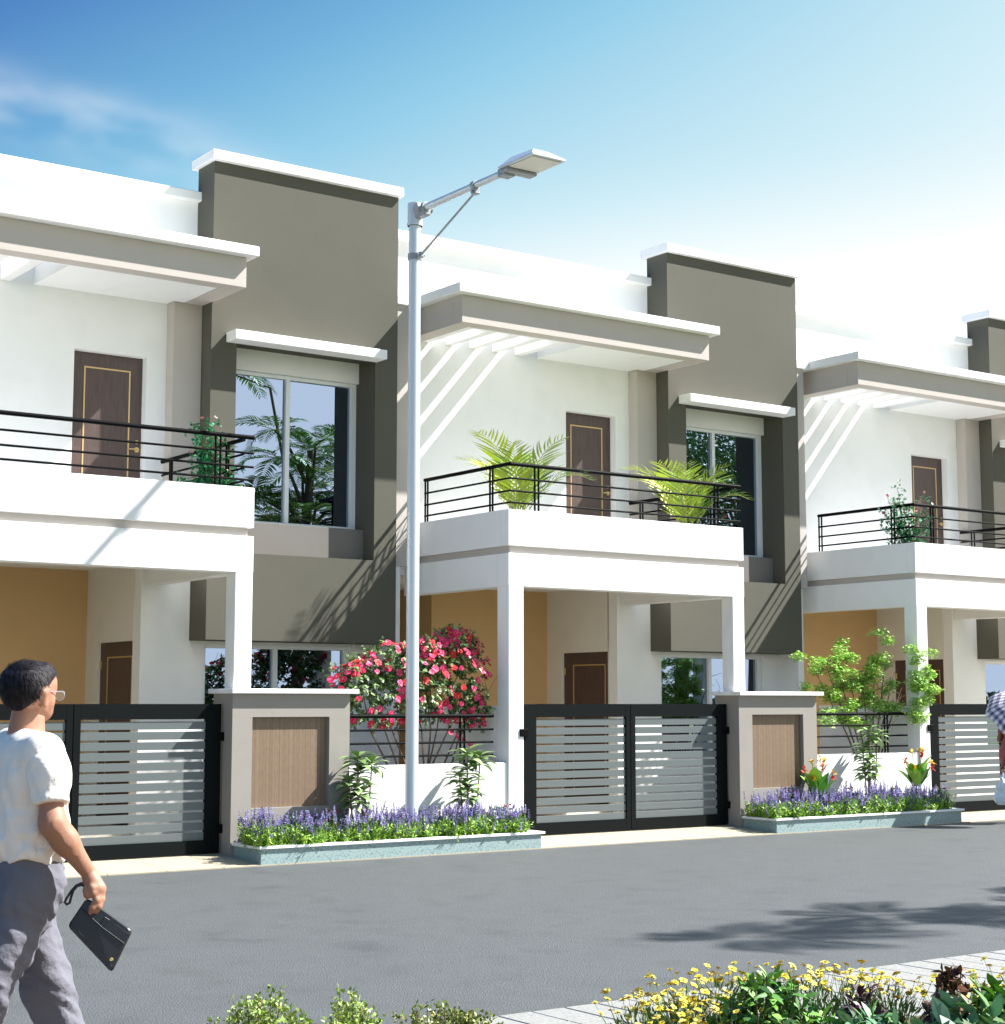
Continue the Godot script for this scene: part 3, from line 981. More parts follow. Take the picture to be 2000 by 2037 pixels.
func pink_bush(at: Vector3, sd: int, label: String) -> void:
	rng.seed = sd
	var o := thing("pink_rose_bush", label, "rose bush", at, 0.0, "pink rose bushes on balconies")
	var st := mb()
	lathe(st, Vector3.ZERO, [Vector2(0, 0.0), Vector2(0, 0.11), Vector2(0.24, 0.15), Vector2(0.24, 0.165), Vector2(0.28, 0.165), Vector2(0.28, 0.14), Vector2(0.25, 0.14), Vector2(0.25, 0.0)], 20)
	part("pot", st, M.pot, o)
	st = mb()
	var f := mb()
	var buds := []
	for k in 16:
		var a := k * 2.4
		var lean := rng.randf_range(0.05, 0.42)
		var top := Vector3(cos(a) * lean, rng.randf_range(0.6, 1.38) - lean * 0.7, sin(a) * lean * 0.8)
		path(st, [Vector3(cos(a) * 0.04, 0.22, sin(a) * 0.04), top * 0.55 + Vector3(0, 0.1, 0), top], [0.006, 0.005, 0.003], 5)
		buds.append(top)
		buds.append(top * 0.8 + rdir() * 0.08)
		for j in 34:
			var p := (top * rng.randf_range(0.3, 1.0)) + rdir() * 0.10
			for i in 4:
				leaf(f, p + rdir() * 0.02, (rdir() + Vector3(0, 0.2, 0)).normalized(), Vector3.UP, rng.randf_range(0.04, 0.065), 0.034, 0.4, vary([Color(0.02, 0.20, 0.07), Color(0.04, 0.28, 0.11), Color(0.07, 0.33, 0.15)][rng.randi() % 3], 0.3), 3)
	part("stems", st, M.bark, o)
	var fo := part("foliage", f, M.leaf, o)
	fo.set_meta("kind", "stuff")
	var blooms := [bloom_mesh(Color(0.72, 0.34, 0.30), Color(0.8, 0.5, 0.4), 0.03, 6), bloom_mesh(Color(0.62, 0.2, 0.2), Color(0.7, 0.3, 0.3), 0.03, 6), bloom_mesh(Color(0.8, 0.55, 0.48), Color(0.8, 0.6, 0.5), 0.028, 6)]
	for p in buds:
		var fl := inst("flower", blooms[rng.randi() % 3], M.petal, o)
		var up := (rdir() + Vector3(0, 0.6, 0.5)).normalized()
		fl.transform = from_to(up.cross(rdir()).normalized(), up, p + Vector3(0, 0.02, 0), rng.randf_range(0.8, 1.2))

# a twiggy little shrub for the near bed
func twig_shrub(at: Vector3, wide: float, height: float, sd: int, cols: Array, label: String) -> void:
	rng.seed = sd
	var o := thing("twig_shrub", label, "shrub", at, 0.0, "shrubs beside the pavement")
	var st := mb()
	var f := mb()
	for k in 56:
		var a := k * 2.4
		var r := sqrt((k + 0.5) / 56.0) * wide
		var top := Vector3(cos(a) * r, height * (1.0 - 0.35 * pow(r / wide, 2.0)) * rng.randf_range(0.70, 1.0), sin(a) * r * 0.8)
		var foot := Vector3(cos(a) * r * 0.3, 0, sin(a) * r * 0.3)
		path(st, [foot, foot.lerp(top, 0.55) + rdir() * 0.015, top], [0.005, 0.0035, 0.0015], 4, false)
		for j in 150:
			var t := rng.randf_range(0.3, 1.0)
			var p := foot.lerp(top, t) + rdir() * 0.035 * (1.25 - t * 0.7)
			var d := ((top - foot).normalized() * 0.8 + rdir()).normalized()
			leaf(f, p, d, rdir(), rng.randf_range(0.015, 0.027), rng.randf_range(0.009, 0.014), 0.3, vary(cols[rng.randi() % cols.size()], 0.3), 3)
	part("stems", st, M.bark, o)
	var fo := part("foliage", f, M.bright, o)
	fo.set_meta("kind", "stuff")

# a mound of pointed leaves in rosettes
func leafy_mound(called: String, at: Vector3, wide: float, height: float, sd: int, cols: Array, size: float, slim: float, tufts: int, mat: Material, label: String, category := "shrub") -> void:
	rng.seed = sd
	var o := thing(called, label, category, at, 0.0, "plants in the near bed")
	var st := mb()
	var f := mb()
	for k in tufts:
		var a := k * 2.4
		var r := sqrt((k + 0.5) / tufts) * wide
		var top := Vector3(cos(a) * r, height * (1.0 - 0.55 * pow(r / wide, 2.0)) * rng.randf_range(0.82, 1.0), sin(a) * r * 0.85)
		path(st, [Vector3(cos(a) * r * 0.25, 0, sin(a) * r * 0.25), top * Vector3(0.8, 0.6, 0.8), top], [0.006, 0.005, 0.003], 4, false)
		var out := Vector3(cos(a) * r / wide, 1.0, sin(a) * r / wide).normalized()
		for j in 15:
			var p := top - out * rng.randf_range(0, size * 1.3)
			var d := (out * rng.randf_range(-0.1, 0.9) + rdir()).normalized()
			leaf(f, p, d, (out + rdir() * 0.3).normalized(), size * rng.randf_range(0.7, 1.15), size * slim, 0.45, vary(cols[rng.randi() % cols.size()], 0.3), 4, 0.35)
	part("stems", st, M.bark, o)
	var fo := part("foliage", f, mat, o)
	fo.set_meta("kind", "stuff")

func daisy_plant(at: Vector3, height: float, sd: int, blooms: Array, count: int) -> void:
	rng.seed = sd
	var o := thing("yellow_daisy", "clump of bright yellow daisies on thin stems beside the pavement", "flowers", at, 0.0, "yellow daisies in the near bed")
	var f := mb()
	for i in 900:
		var d := rdir()
		d.y = absf(d.y)
		var p := Vector3(d.x * 0.17, d.y * height * 0.85, d.z * 0.17) * pow(rng.randf(), 0.4)
		leaf(f, p, (Vector3(d.x, 1.2, d.z) + rdir() * 0.5).normalized(), rdir(), rng.randf_range(0.035, 0.06), 0.009, 0.2, vary(Color(0.12, 0.19, 0.07), 0.35), 3)
	var fo := part("foliage", f, M.leaf, o)
	fo.set_meta("kind", "stuff")
	var st := mb()
	for k in count:
		var a := k * 2.4 + sd
		var r := sqrt((k + 0.5) / count) * 0.22
		var top := Vector3(cos(a) * r, height * rng.randf_range(0.78, 1.02), sin(a) * r)
		path(st, [top * Vector3(0.5, 0.5, 0.5), top], [0.0016, 0.0012], 4, false)
		var up := (Vector3(0, 1.0, 0) + rdir() * 0.5).normalized()
		var fl := inst("flower", blooms[k % blooms.size()], M.petal, o)
		fl.transform = from_to(up.cross(rdir()).normalized(), up, top, rng.randf_range(0.8, 1.15))
	part("stems", st, M.stalk, o)

# tall feathery tree of the near roadside: long divided leaves on a leaning trunk
func feather_tree(at: Vector3, height: float, sd: int, label: String, spread: float, extra := []) -> void:
	rng.seed = sd
	var o := thing("feather_tree", label, "tree", at, 0.0, "trees of the near roadside")
	var st := mb()
	var top := Vector3(0.3, height, 0)
	path(st, [Vector3.ZERO, Vector3(0.12, height * 0.35, 0.05), Vector3(0.2, height * 0.7, 0), top], [0.16, 0.13, 0.10, 0.06], 10)
	var heads := []
	for k in 13:
		var a := k * 2.4
		var from := Vector3(0.2, height * rng.randf_range(0.62, 0.95), 0)
		var to := from + Vector3(cos(a) * spread * rng.randf_range(0.35, 0.8), rng.randf_range(0.2, 1.1), sin(a) * spread * rng.randf_range(0.35, 0.8))
		path(st, [from, from.lerp(to, 0.5) + Vector3(0, 0.15, 0), to], [0.05, 0.035, 0.02], 6, false)
		heads.append(to)
	heads.append(top)
	for e in extra:
		path(st, [Vector3(0.2, height * 0.6, 0), e * Vector3(0.5, 0.95, 0.5) + Vector3(0.1, 0.2, 0), e], [0.04, 0.03, 0.015], 6, false)
		heads.append(e)
	part("trunk", st, M.bark, o)
	var meshes := []
	for k in 3: meshes.append(frond_mesh(1.0, 17, 0.32, 1.15, [Color(0.20, 0.40, 0.05), Color(0.30, 0.52, 0.07), Color(0.12, 0.27, 0.04)][k], sd + k + 1))
	rng.seed = sd + 40
	for p in heads:
		for k in 9:
			var a := k * TAU / 9.0 + rng.randf_range(-0.3, 0.3)
			var fr := inst("frond", meshes[k % 3], M.leaf, o)
			fr.transform = from_to(Vector3(cos(a), rng.randf_range(-0.3, 0.7), sin(a)), Vector3.UP, p, rng.randf_range(0.7, 1.1))

func broad_tree(at: Vector3, height: float, r: float, sd: int, leaves: int, label: String) -> void:
	rng.seed = sd
	var o := thing("broad_tree", label, "tree", at, 0.0, "trees of the near roadside")
	var st := mb()
	path(st, [Vector3.ZERO, Vector3(0.1, height * 0.3, 0), Vector3(0, height * 0.75, 0.1)], [0.22, 0.17, 0.07], 10)
	var heads := []
	for k in 16:
		var d := rdir()
		d.y = absf(d.y) * 0.95
		var to := Vector3(0, height * 0.68, 0) + d * r * 0.75
		path(st, [Vector3(0, height * rng.randf_range(0.3, 0.6), 0), to], [0.07, 0.02], 6, false)
		heads.append(to)
	part("trunk", st, M.bark, o)
	var f := mb()
	for i in leaves:
		var p: Vector3 = heads[rng.randi() % heads.size()] + rdir() * r * 0.42 * pow(rng.randf(), 0.4)
		chip(f, p, rdir(), rdir(), rng.randf_range(0.10, 0.18), rng.randf_range(0.05, 0.09), vary(Color(0.10, 0.20, 0.04), 0.45))
	var fo := part("crown", f, M.leaf, o)
	fo.set_meta("kind", "stuff")

# ------------------------------------------------------------------ people: tapered capsules joined smoothly and meshed as surface nets
# bones: [a, radius a, b, radius b]; clip(p) > 0 is cut away; rough(p) is added to the distance
func flesh(st: SurfaceTool, bones: Array, cell: float, k: float, clip = null, rough = null) -> void:
	var lo := Vector3.ONE * 1e9
	var hi := -lo
	for b in bones:
		for e in [[b[0], b[1]], [b[2], b[3]]]:
			lo = lo.min((e[0] as Vector3) - Vector3.ONE * e[1])
			hi = hi.max((e[0] as Vector3) + Vector3.ONE * e[1])
	var pad := cell * 3.0 + 1.5 / k
	lo -= Vector3.ONE * pad
	hi += Vector3.ONE * pad
	var nx := int((hi.x - lo.x) / cell) + 2
	var ny := int((hi.y - lo.y) / cell) + 2
	var nz := int((hi.z - lo.z) / cell) + 2
	var g := PackedFloat32Array()
	g.resize(nx * ny * nz)
	var sy := nx
	var sz := nx * ny
	for b in bones:
		var a: Vector3 = b[0]
		var ra: float = b[1]
		var c: Vector3 = b[2]
		var rb: float = b[3]
		var m := maxf(ra, rb) + pad
		var p0 := a.min(c) - Vector3.ONE * m - lo
		var p1 := a.max(c) + Vector3.ONE * m - lo
		var ab := c - a
		var l2 := maxf(ab.length_squared(), 1e-9)
		for z in range(maxi(0, int(p0.z / cell)), mini(nz, int(p1.z / cell) + 2)):
			for y in range(maxi(0, int(p0.y / cell)), mini(ny, int(p1.y / cell) + 2)):
				var i := z * sz + y * sy
				for x in range(maxi(0, int(p0.x / cell)), mini(nx, int(p1.x / cell) + 2)):
					var q := lo + Vector3(x, y, z) * cell - a
					var t := clampf(q.dot(ab) / l2, 0.0, 1.0)
					var d := (q - ab * t).length() - (ra + (rb - ra) * t)
					if d < pad: g[i + x] += exp(-k * d)
	if clip != null or rough != null:
		for z in nz:
			for y in ny:
				var i := z * sz + y * sy
				for x in nx:
					var s := g[i + x]
					if s <= 0.0: continue
					var p := lo + Vector3(x, y, z) * cell
					var f := -log(s) / k
					if rough != null and f > -0.06: f += rough.call(p)
					if clip != null: f = maxf(f, clip.call(p))
					g[i + x] = exp(-k * f)
	var at := {}
	var verts := PackedVector3Array()
	var corners := [0, 1, sy, sy + 1, sz, sz + 1, sz + sy, sz + sy + 1]
	var off := [Vector3(0, 0, 0), Vector3(1, 0, 0), Vector3(0, 1, 0), Vector3(1, 1, 0), Vector3(0, 0, 1), Vector3(1, 0, 1), Vector3(0, 1, 1), Vector3(1, 1, 1)]
	var edges := [[0, 1], [2, 3], [4, 5], [6, 7], [0, 2], [1, 3], [4, 6], [5, 7], [0, 4], [1, 5], [2, 6], [3, 7]]
	for z in nz - 1:
		for y in ny - 1:
			var row := z * sz + y * sy
			for x in nx - 1:
				var i := row + x
				var n := 0
				for c in corners:
					if g[i + c] > 1.0: n += 1
				if n == 0 or n == 8: continue
				var sum := Vector3.ZERO
				var cnt := 0
				for e in edges:
					var s0 := g[i + corners[e[0]]]
					var s1 := g[i + corners[e[1]]]
					if (s0 > 1.0) != (s1 > 1.0):
						var f0 := -log(maxf(s0, 1e-12))
						var f1 := -log(maxf(s1, 1e-12))
						sum += (off[e[0]] as Vector3).lerp(off[e[1]], f0 / (f0 - f1))
						cnt += 1
				at[i] = verts.size()
				verts.append(lo + (Vector3(x, y, z) + sum / cnt) * cell)
	var idx := PackedInt32Array()
	var steps := [1, sy, sz]
	for i in at:
		for ax in 3:
			var u: int = steps[(ax + 1) % 3]
			var v: int = steps[(ax + 2) % 3]
			var in0: bool = g[i] > 1.0
			var in1: bool = g[i + steps[ax]] > 1.0
			if in0 == in1: continue
			if not (at.has(i - u) and at.has(i - v) and at.has(i - u - v)): continue
			var q := [at[i], at[i - u], at[i - u - v], at[i - v]]
			if not in0: q.reverse()
			for t in [0, 1, 2, 0, 2, 3]: idx.append(q[t])
	var nrm := PackedVector3Array()
	nrm.resize(verts.size())
	for t in range(0, idx.size(), 3):
		var c := (verts[idx[t + 1]] - verts[idx[t]]).cross(verts[idx[t + 2]] - verts[idx[t]])
		for j in 3: nrm[idx[t + j]] += c
	# the side that points away from the inside
	var out := 0.0
	for j in range(0, verts.size(), 17):
		var gi := (verts[j] - lo) / cell + nrm[j].normalized() * 1.5
		var ii := clampi(int(round(gi.z)), 0, nz - 1) * sz + clampi(int(round(gi.y)), 0, ny - 1) * sy + clampi(int(round(gi.x)), 0, nx - 1)
		out += 1.0 if g[ii] < 1.0 else -1.0
	var sgn := 1.0 if out > 0.0 else -1.0
	for t in range(0, idx.size(), 3):
		var a := idx[t]
		var b := idx[t + 1]
		var c := idx[t + 2]
		tri(st, verts[a], verts[b], verts[c], (nrm[a] * sgn).normalized(), (nrm[b] * sgn).normalized(), (nrm[c] * sgn).normalized())

var folds := FastNoiseLite.new()

func walking_man() -> void:
	folds.seed = 8
	folds.frequency = 1.0
	folds.fractal_octaves = 2
	# own axes: x the way he walks, y up, z his right
	var o := thing("person", "person in white T-shirt and grey trousers walking with a black pouch", "person", Vector3(2.27, 0.012, -6.19))
	var sh := Vector3(0.0, 1.425, 0.185)
	var el := Vector3(-0.005, 1.165, 0.262)
	var wr := Vector3(0.135, 0.985, 0.262)
	var right := Vector3(0.813, 0, 0.582)
	var near := Vector3(-0.582, 0, 0.813)
	var hp := func(zx: float, zy: float, c: float) -> Vector3:
		return wr + right * ((zx - 600.0) / 7.46 / 552.0) - Vector3(0, (zy - 350.0) / 7.46 / 552.0, 0) + near * c
	# --- body: torso, arms and legs, then head and right hand on finer grids
	var st := mb()
	var body := [
		[Vector3(0, 0.95, 0.07), 0.105, Vector3(0, 0.95, -0.07), 0.105], [Vector3(0, 0.97, 0.0), 0.11, Vector3(0.005, 1.15, 0), 0.115],
		[Vector3(0, 1.10, 0.05), 0.10, Vector3(0, 1.30, 0.07), 0.10], [Vector3(0, 1.10, -0.05), 0.10, Vector3(0, 1.30, -0.07), 0.10],
		[Vector3(-0.01, 1.405, 0.14), 0.06, Vector3(-0.01, 1.405, -0.14), 0.06], [Vector3(-0.015, 1.40, 0), 0.07, Vector3(0.0, 1.53, 0), 0.052],
		[sh, 0.05, el, 0.041], [el, 0.043, el.lerp(wr, 0.35), 0.042], [el.lerp(wr, 0.35), 0.042, wr, 0.0285],
		[Vector3(0, 1.425, -0.185), 0.05, Vector3(-0.06, 1.165, -0.25), 0.041], [Vector3(-0.06, 1.165, -0.25), 0.042, Vector3(-0.02, 0.92, -0.25), 0.028],
		[Vector3(-0.02, 0.92, -0.25), 0.030, Vector3(-0.01, 0.80, -0.245), 0.026],
		[Vector3(0, 0.93, 0.09), 0.085, Vector3(-0.17, 0.52, 0.10), 0.055], [Vector3(-0.17, 0.52, 0.10), 0.055, Vector3(-0.46, 0.20, 0.10), 0.04],
		[Vector3(0, 0.93, -0.09), 0.085, Vector3(0.13, 0.52, -0.09), 0.055], [Vector3(0.13, 0.52, -0.09), 0.055, Vector3(0.29, 0.11, -0.09), 0.04]]
	flesh(st, body, 0.012, 70.0)
	var head := [
		[Vector3(-0.028, 1.652, 0.012), 0.083, Vector3(-0.028, 1.652, -0.012), 0.083], [Vector3(0.03, 1.662, 0.0), 0.074, Vector3(0.02, 1.64, 0.0), 0.074],
		[Vector3(0.035, 1.60, 0.028), 0.044, Vector3(0.035, 1.60, -0.028), 0.044], [Vector3(0.05, 1.565, 0.018), 0.034, Vector3(0.05, 1.565, -0.018), 0.034],
		[Vector3(0.01, 1.575, 0.045), 0.022, Vector3(0.06, 1.548, 0.014), 0.02], [Vector3(0.01, 1.575, -0.045), 0.022, Vector3(0.06, 1.548, -0.014), 0.02],
		[Vector3(0.078, 1.637, 0.03), 0.014, Vector3(0.078, 1.637, -0.03), 0.014], [Vector3(0.092, 1.63, 0), 0.009, Vector3(0.106, 1.598, 0), 0.012],
		[Vector3(0.088, 1.574, 0.014), 0.007, Vector3(0.088, 1.574, -0.014), 0.007], [Vector3(0.086, 1.564, 0.012), 0.007, Vector3(0.086, 1.564, -0.012), 0.007],
		[Vector3(-0.03, 1.44, 0), 0.062, Vector3(-0.012, 1.58, 0), 0.053],
		[Vector3(-0.014, 1.585, 0.082), 0.009, Vector3(-0.024, 1.630, 0.090), 0.010], [Vector3(-0.024, 1.630, 0.090), 0.010, Vector3(-0.004, 1.640, 0.088), 0.009], [Vector3(-0.004, 1.636, 0.085), 0.008, Vector3(-0.004, 1.598, 0.081), 0.007], [Vector3(-0.010, 1.582, 0.080), 0.009, Vector3(-0.004, 1.59, 0.078), 0.008],
		[Vector3(-0.014, 1.585, -0.082), 0.009, Vector3(-0.024, 1.630, -0.090), 0.010], [Vector3(-0.024, 1.630, -0.090), 0.010, Vector3(-0.004, 1.640, -0.088), 0.009], [Vector3(-0.010, 1.582, -0.080), 0.009, Vector3(-0.004, 1.59, -0.078), 0.008]]
	var turned := func(p: Vector3) -> Vector3:
		var k := clampf((p.y - 1.47) / 0.08, 0.0, 1.0)
		return Vector3(-0.012, 0, 0) + (p - Vector3(-0.012, 0, 0)).rotated(Vector3.UP, 0.42 * k)
	for b in head:
		b[0] = turned.call(b[0])
		b[2] = turned.call(b[2])
	flesh(st, head, 0.0045, 170.0)
	var hand := [
		[wr, 0.027, hp.call(670, 500, 0.0), 0.030], [hp.call(640, 470, 0.0), 0.027, hp.call(745, 575, 0.004), 0.025], [hp.call(700, 480, 0.0), 0.022, hp.call(785, 585, 0.0), 0.020],
		[hp.call(770, 575, 0.015), 0.0125, hp.call(690, 560, 0.030), 0.0115], [hp.call(690, 560, 0.030), 0.0115, hp.call(600, 600, 0.026), 0.0105], [hp.call(600, 600, 0.026), 0.0105, hp.call(585, 640, 0.008), 0.009],
		[hp.call(785, 610, 0.010), 0.0125, hp.call(710, 640, 0.030), 0.0115], [hp.call(710, 640, 0.030), 0.0115, hp.call(620, 670, 0.028), 0.0105], [hp.call(620, 670, 0.028), 0.0105, hp.call(600, 700, 0.010), 0.009],
		[hp.call(790, 630, 0.006), 0.0125, hp.call(760, 740, 0.026), 0.0115], [hp.call(760, 740, 0.026), 0.0112, hp.call(700, 850, 0.030), 0.010], [hp.call(700, 850, 0.030), 0.010, hp.call(668, 925, 0.024), 0.0085],
		[hp.call(800, 640, -0.008), 0.0115, hp.call(815, 740, 0.008), 0.0105], [hp.call(815, 740, 0.008), 0.0105, hp.call(790, 840, 0.020), 0.0092], [hp.call(790, 840, 0.020), 0.0092, hp.call(752, 915, 0.020), 0.008],
		[hp.call(600, 430, -0.012), 0.0145, hp.call(560, 520, -0.018), 0.0125], [hp.call(560, 520, -0.018), 0.0125, hp.call(590, 620, -0.014), 0.010]]
	flesh(st, hand, 0.0035, 260.0)
	part("body", st, M.skin, o)
	# --- hair
	st = mb()
	st.set_color(Color(0.008, 0.0075, 0.009))
	var hair := [[Vector3(-0.029, 1.658, 0.010), 0.088, Vector3(-0.029, 1.658, -0.010), 0.088], [Vector3(0.032, 1.676, 0.010), 0.070, Vector3(0.02, 1.66, -0.010), 0.077], [Vector3(-0.048, 1.612, 0.018), 0.053, Vector3(-0.048, 1.612, -0.018), 0.053]]
	flesh(st, hair, 0.0045, 150.0, func(p: Vector3) -> float:
		var line := 1.562 + maxf(0.0, absf(p.z) - 0.02) * 0.45 + maxf(0.0, (p.x + 0.065)) * 0.9
		if p.x > -0.03 and p.x < 0.035 and absf(p.z) > 0.06: line = maxf(line, 1.648 - maxf(0.0, p.x - 0.012) * 1.6)
		return line - p.y
	, func(p: Vector3) -> float:
		return 0.0035 * folds.get_noise_3d(p.x * 26.0, p.y * 9.0 + p.x * 20.0, p.z * 60.0) + 0.004 * folds.get_noise_3d(p.x * 14.0, p.y * 14.0, p.z * 14.0))
	for k in 5200:
		var d := rdir()
		var c := Vector3(-0.029, 1.658, d.z * 0.010) if d.x < 0.25 else Vector3(0.026, 1.668, 0)
		var p := c + d * ((0.0895 if d.x < 0.25 else 0.0745) + rng.randf_range(-0.004, 0.005))
		if p.y < 1.578 + maxf(0.0, p.x + 0.065) * 0.9 + absf(p.z) * 0.3 or (absf(p.z) > 0.055 and p.x > -0.045 and p.y < 1.665): continue
		var flow := (Vector3(0.35, -0.9, 0.2 * signf(d.z)) if d.y < 0.6 else Vector3(0.9, -0.2, 0.3)) + rdir() * 0.35
		flow = (flow - d * flow.dot(d)).normalized()
		chip(st, p, flow + d * 0.12, d, rng.randf_range(0.018, 0.036), 0.0022, Color(1, 0.95, 1.05) * rng.randf_range(0.004, 0.045))
	var hh := part("hair", st, M.hair, o)
	var hb := Basis(Vector3.UP, 0.42)
	hh.transform = Transform3D(hb, Vector3(-0.012, 0, 0) - hb * Vector3(-0.012, 0, 0))
	# --- shirt: torso with loose folds, sleeves as wider tubes
	st = mb()
	var shirt := [
		[Vector3(-0.005, 1.085, 0.075), 0.122, Vector3(-0.005, 1.085, -0.075), 0.122], [Vector3(-0.005, 1.09, 0.07), 0.12, Vector3(-0.01, 1.31, 0.09), 0.118], [Vector3(-0.005, 1.09, -0.07), 0.12, Vector3(-0.01, 1.31, -0.09), 0.118],
		[Vector3(-0.015, 1.20, 0), 0.13, Vector3(-0.015, 1.36, 0), 0.115], [Vector3(-0.012, 1.408, 0.165), 0.080, Vector3(-0.012, 1.408, -0.165), 0.080], [Vector3(-0.02, 1.415, 0.06), 0.07, Vector3(-0.02, 1.415, -0.06), 0.07]]
	var fold := func(p: Vector3) -> float:
		var low := clampf((1.44 - p.y) / 0.3, 0.1, 1.0)
		return (0.018 * folds.get_noise_3d(p.x * 8.0 + p.y * 7.0, p.y * 3.0, p.z * 8.0 - p.y * 6.0) + 0.012 * folds.get_noise_3d(p.x * 20.0, p.y * 9.0 + p.z * 14.0, p.z * 12.0 + 7.0)) * low
	flesh(st, shirt, 0.008, 55.0, func(p: Vector3) -> float:
		return maxf(1.022 + 0.012 * sin(p.x * 30.0 + p.z * 21.0) - p.y, (Vector2(p.x + 0.012, p.z).length() - 0.5) if p.y < 1.47 else p.y - 1.485 - 0.35 * (-p.x))
	, fold)
	var sdir := (el - sh).normalized()
	var hem := sh + sdir * 0.205
	flesh(st, [[sh + Vector3(-0.008, -0.012, -0.03), 0.076, sh + sdir * 0.10, 0.068], [sh + sdir * 0.08, 0.068, sh + sdir * 0.26, 0.068]], 0.009, 60.0, func(p: Vector3) -> float:
		return (p - hem).dot(sdir)
	, fold)
	var ldir := Vector3(-0.06, -0.26, -0.065).normalized()
	var lsh := Vector3(0, 1.425, -0.185)
	flesh(st, [[lsh + Vector3(-0.01, 0, 0.03), 0.078, lsh + ldir * 0.10, 0.078], [lsh + ldir * 0.08, 0.076, lsh + ldir * 0.26, 0.080]], 0.010, 60.0, func(p: Vector3) -> float:
		return (p - lsh).dot(ldir) - 0.205
	, fold)
	part("shirt", st, M.shirt, o)
	# --- trousers
	st = mb()
	var crease := func(p: Vector3) -> float:
		var knee := exp(-pow((p.y - 0.55) / 0.12, 2.0)) + exp(-pow((p.y - 0.86) / 0.10, 2.0))
		return 0.016 * folds.get_noise_3d(p.x * 5.0 + p.y * 2.0, p.y * 2.4 + p.x * 5.0, p.z * 11.0) + (0.005 + 0.009 * knee) * folds.get_noise_3d(p.x * 10.0 + p.y * 12.0, p.y * 17.0 + p.x * 9.0, p.z * 9.0)
	flesh(st, [[Vector3(-0.01, 1.02, 0.075), 0.108, Vector3(-0.01, 1.02, -0.075), 0.108], [Vector3(-0.02, 0.93, 0.075), 0.115, Vector3(-0.02, 0.93, -0.075), 0.115],
		[Vector3(-0.01, 0.92, 0.088), 0.118, Vector3(-0.19, 0.53, 0.10), 0.088], [Vector3(-0.19, 0.53, 0.10), 0.088, Vector3(-0.48, 0.22, 0.10), 0.078],
		[Vector3(0.0, 0.92, -0.088), 0.112, Vector3(0.13, 0.53, -0.09), 0.086], [Vector3(0.13, 0.53, -0.09), 0.086, Vector3(0.29, 0.13, -0.09), 0.080]], 0.009, 60.0, func(p: Vector3) -> float:
		return p.y - 1.075
	, crease)
	part("trousers", st, M.trousers, o)
	st = mb()
	path(st, [Vector3(-0.145, 0.975, 0.035), Vector3(-0.128, 0.972, 0.085), Vector3(-0.10, 0.968, 0.125)], [0.004, 0.004, 0.003], 5)
	tube(st, Vector3(-0.132, 0.962, 0.085), Vector3(-0.146, 0.962, 0.088), 0.008)
	part("pocket", st, M.trousers_dark, o)
	# --- shoes
	for f in [[Vector3(-0.49, 0.155, 0.10), Vector3(-0.36, 0.04, 0.10)], [Vector3(0.30, 0.06, -0.09), Vector3(0.50, 0.075, -0.095)]]:
		st = mb()
		flesh(st, [[f[0], 0.05, f[1], 0.04], [f[0] - Vector3(0, 0.025, 0), 0.045, f[1], 0.038]], 0.008, 90.0)
		part("shoe", st, M.leather, o)
	# --- spectacles
	st = mb()
	for s in [-1.0, 1.0]:
		path(st, [Vector3(-0.005, 1.634, 0.083 * s), Vector3(0.06, 1.634, 0.078 * s), Vector3(0.112, 1.632, 0.062 * s)], [0.0016, 0.0016, 0.0016], 5)
		var ring := []
		var rr := []
		for k in 17:
			var a := TAU * k / 16.0
			ring.append(Vector3(0.115 - 0.004 * absf(cos(a)), 1.620 + 0.019 * sin(a), (0.036 + 0.025 * cos(a)) * s))
			rr.append(0.0016)
		path(st, ring, rr, 5, false)
	path(st, [Vector3(0.114, 1.624, 0.012), Vector3(0.118, 1.626, 0), Vector3(0.114, 1.624, -0.012)], [0.0016, 0.0016, 0.0016], 5)
	var sp := part("spectacles", st, M.steel_dark, o)
	sp.transform = hh.transform
	for s in [-1.0, 1.0]:
		st = mb()
		var rim := []
		for k in 16:
			var a := TAU * k / 16.0
			rim.append(Vector3(0.1145, 1.620 + 0.018 * sin(a), (0.036 + 0.024 * cos(a)) * s))
		face(st, rim, Vector3.RIGHT)
		part("lens", st, M.lens, sp)
	# --- the pouch in his hand: a thing of its own
	var bag := thing("leather_pouch", "black leather pouch with wrist strap in the walking man's hand", "bag", o.position)
	var A: Vector3 = hp.call(338, 1125, 0.02)
	var Bq: Vector3 = hp.call(590, 720, 0.0)
	var C: Vector3 = hp.call(1275, 1195, -0.005)
	var D: Vector3 = hp.call(1015, 1790, 0.03)
	st = mb()
	var nn := (C - A).cross(D - Bq).normalized()
	if nn.dot(near) < 0: nn = -nn
	case(st, [A, Bq, C, D], nn, 0.017, 0.007)
	part("pouch", st, M.leather, bag)
	st = mb()
	for t in [0.12, 0.88]:
		path(st, [A.lerp(Bq, t).lerp(D.lerp(C, t), 0.04) + nn * 0.0165, A.lerp(Bq, t).lerp(D.lerp(C, t), 0.96) + nn * 0.0165], [0.0014, 0.0014], 5)
	path(st, [A.lerp(Bq, 0.66).lerp(D.lerp(C, 0.66), 0.02) + nn * 0.018, A.lerp(Bq, 0.62).lerp(D.lerp(C, 0.62), 0.5) + nn * 0.021, A.lerp(Bq, 0.66).lerp(D.lerp(C, 0.66), 0.98) + nn * 0.018], [0.0026, 0.0026, 0.0026], 6)
	part("seam", st, M.leather, bag)
	st = mb()
	bx(st, -0.004, 0.004, -0.026, 0.026, -0.012, 0.012, 0.004)
	var fl := part("flap_tab", st, M.leather, bag)
	fl.transform = from_to(nn, (Bq - A).normalized(), Bq.lerp(C, 0.5).lerp(A.lerp(D, 0.5), 0.3) + nn * 0.017)
	st = mb()
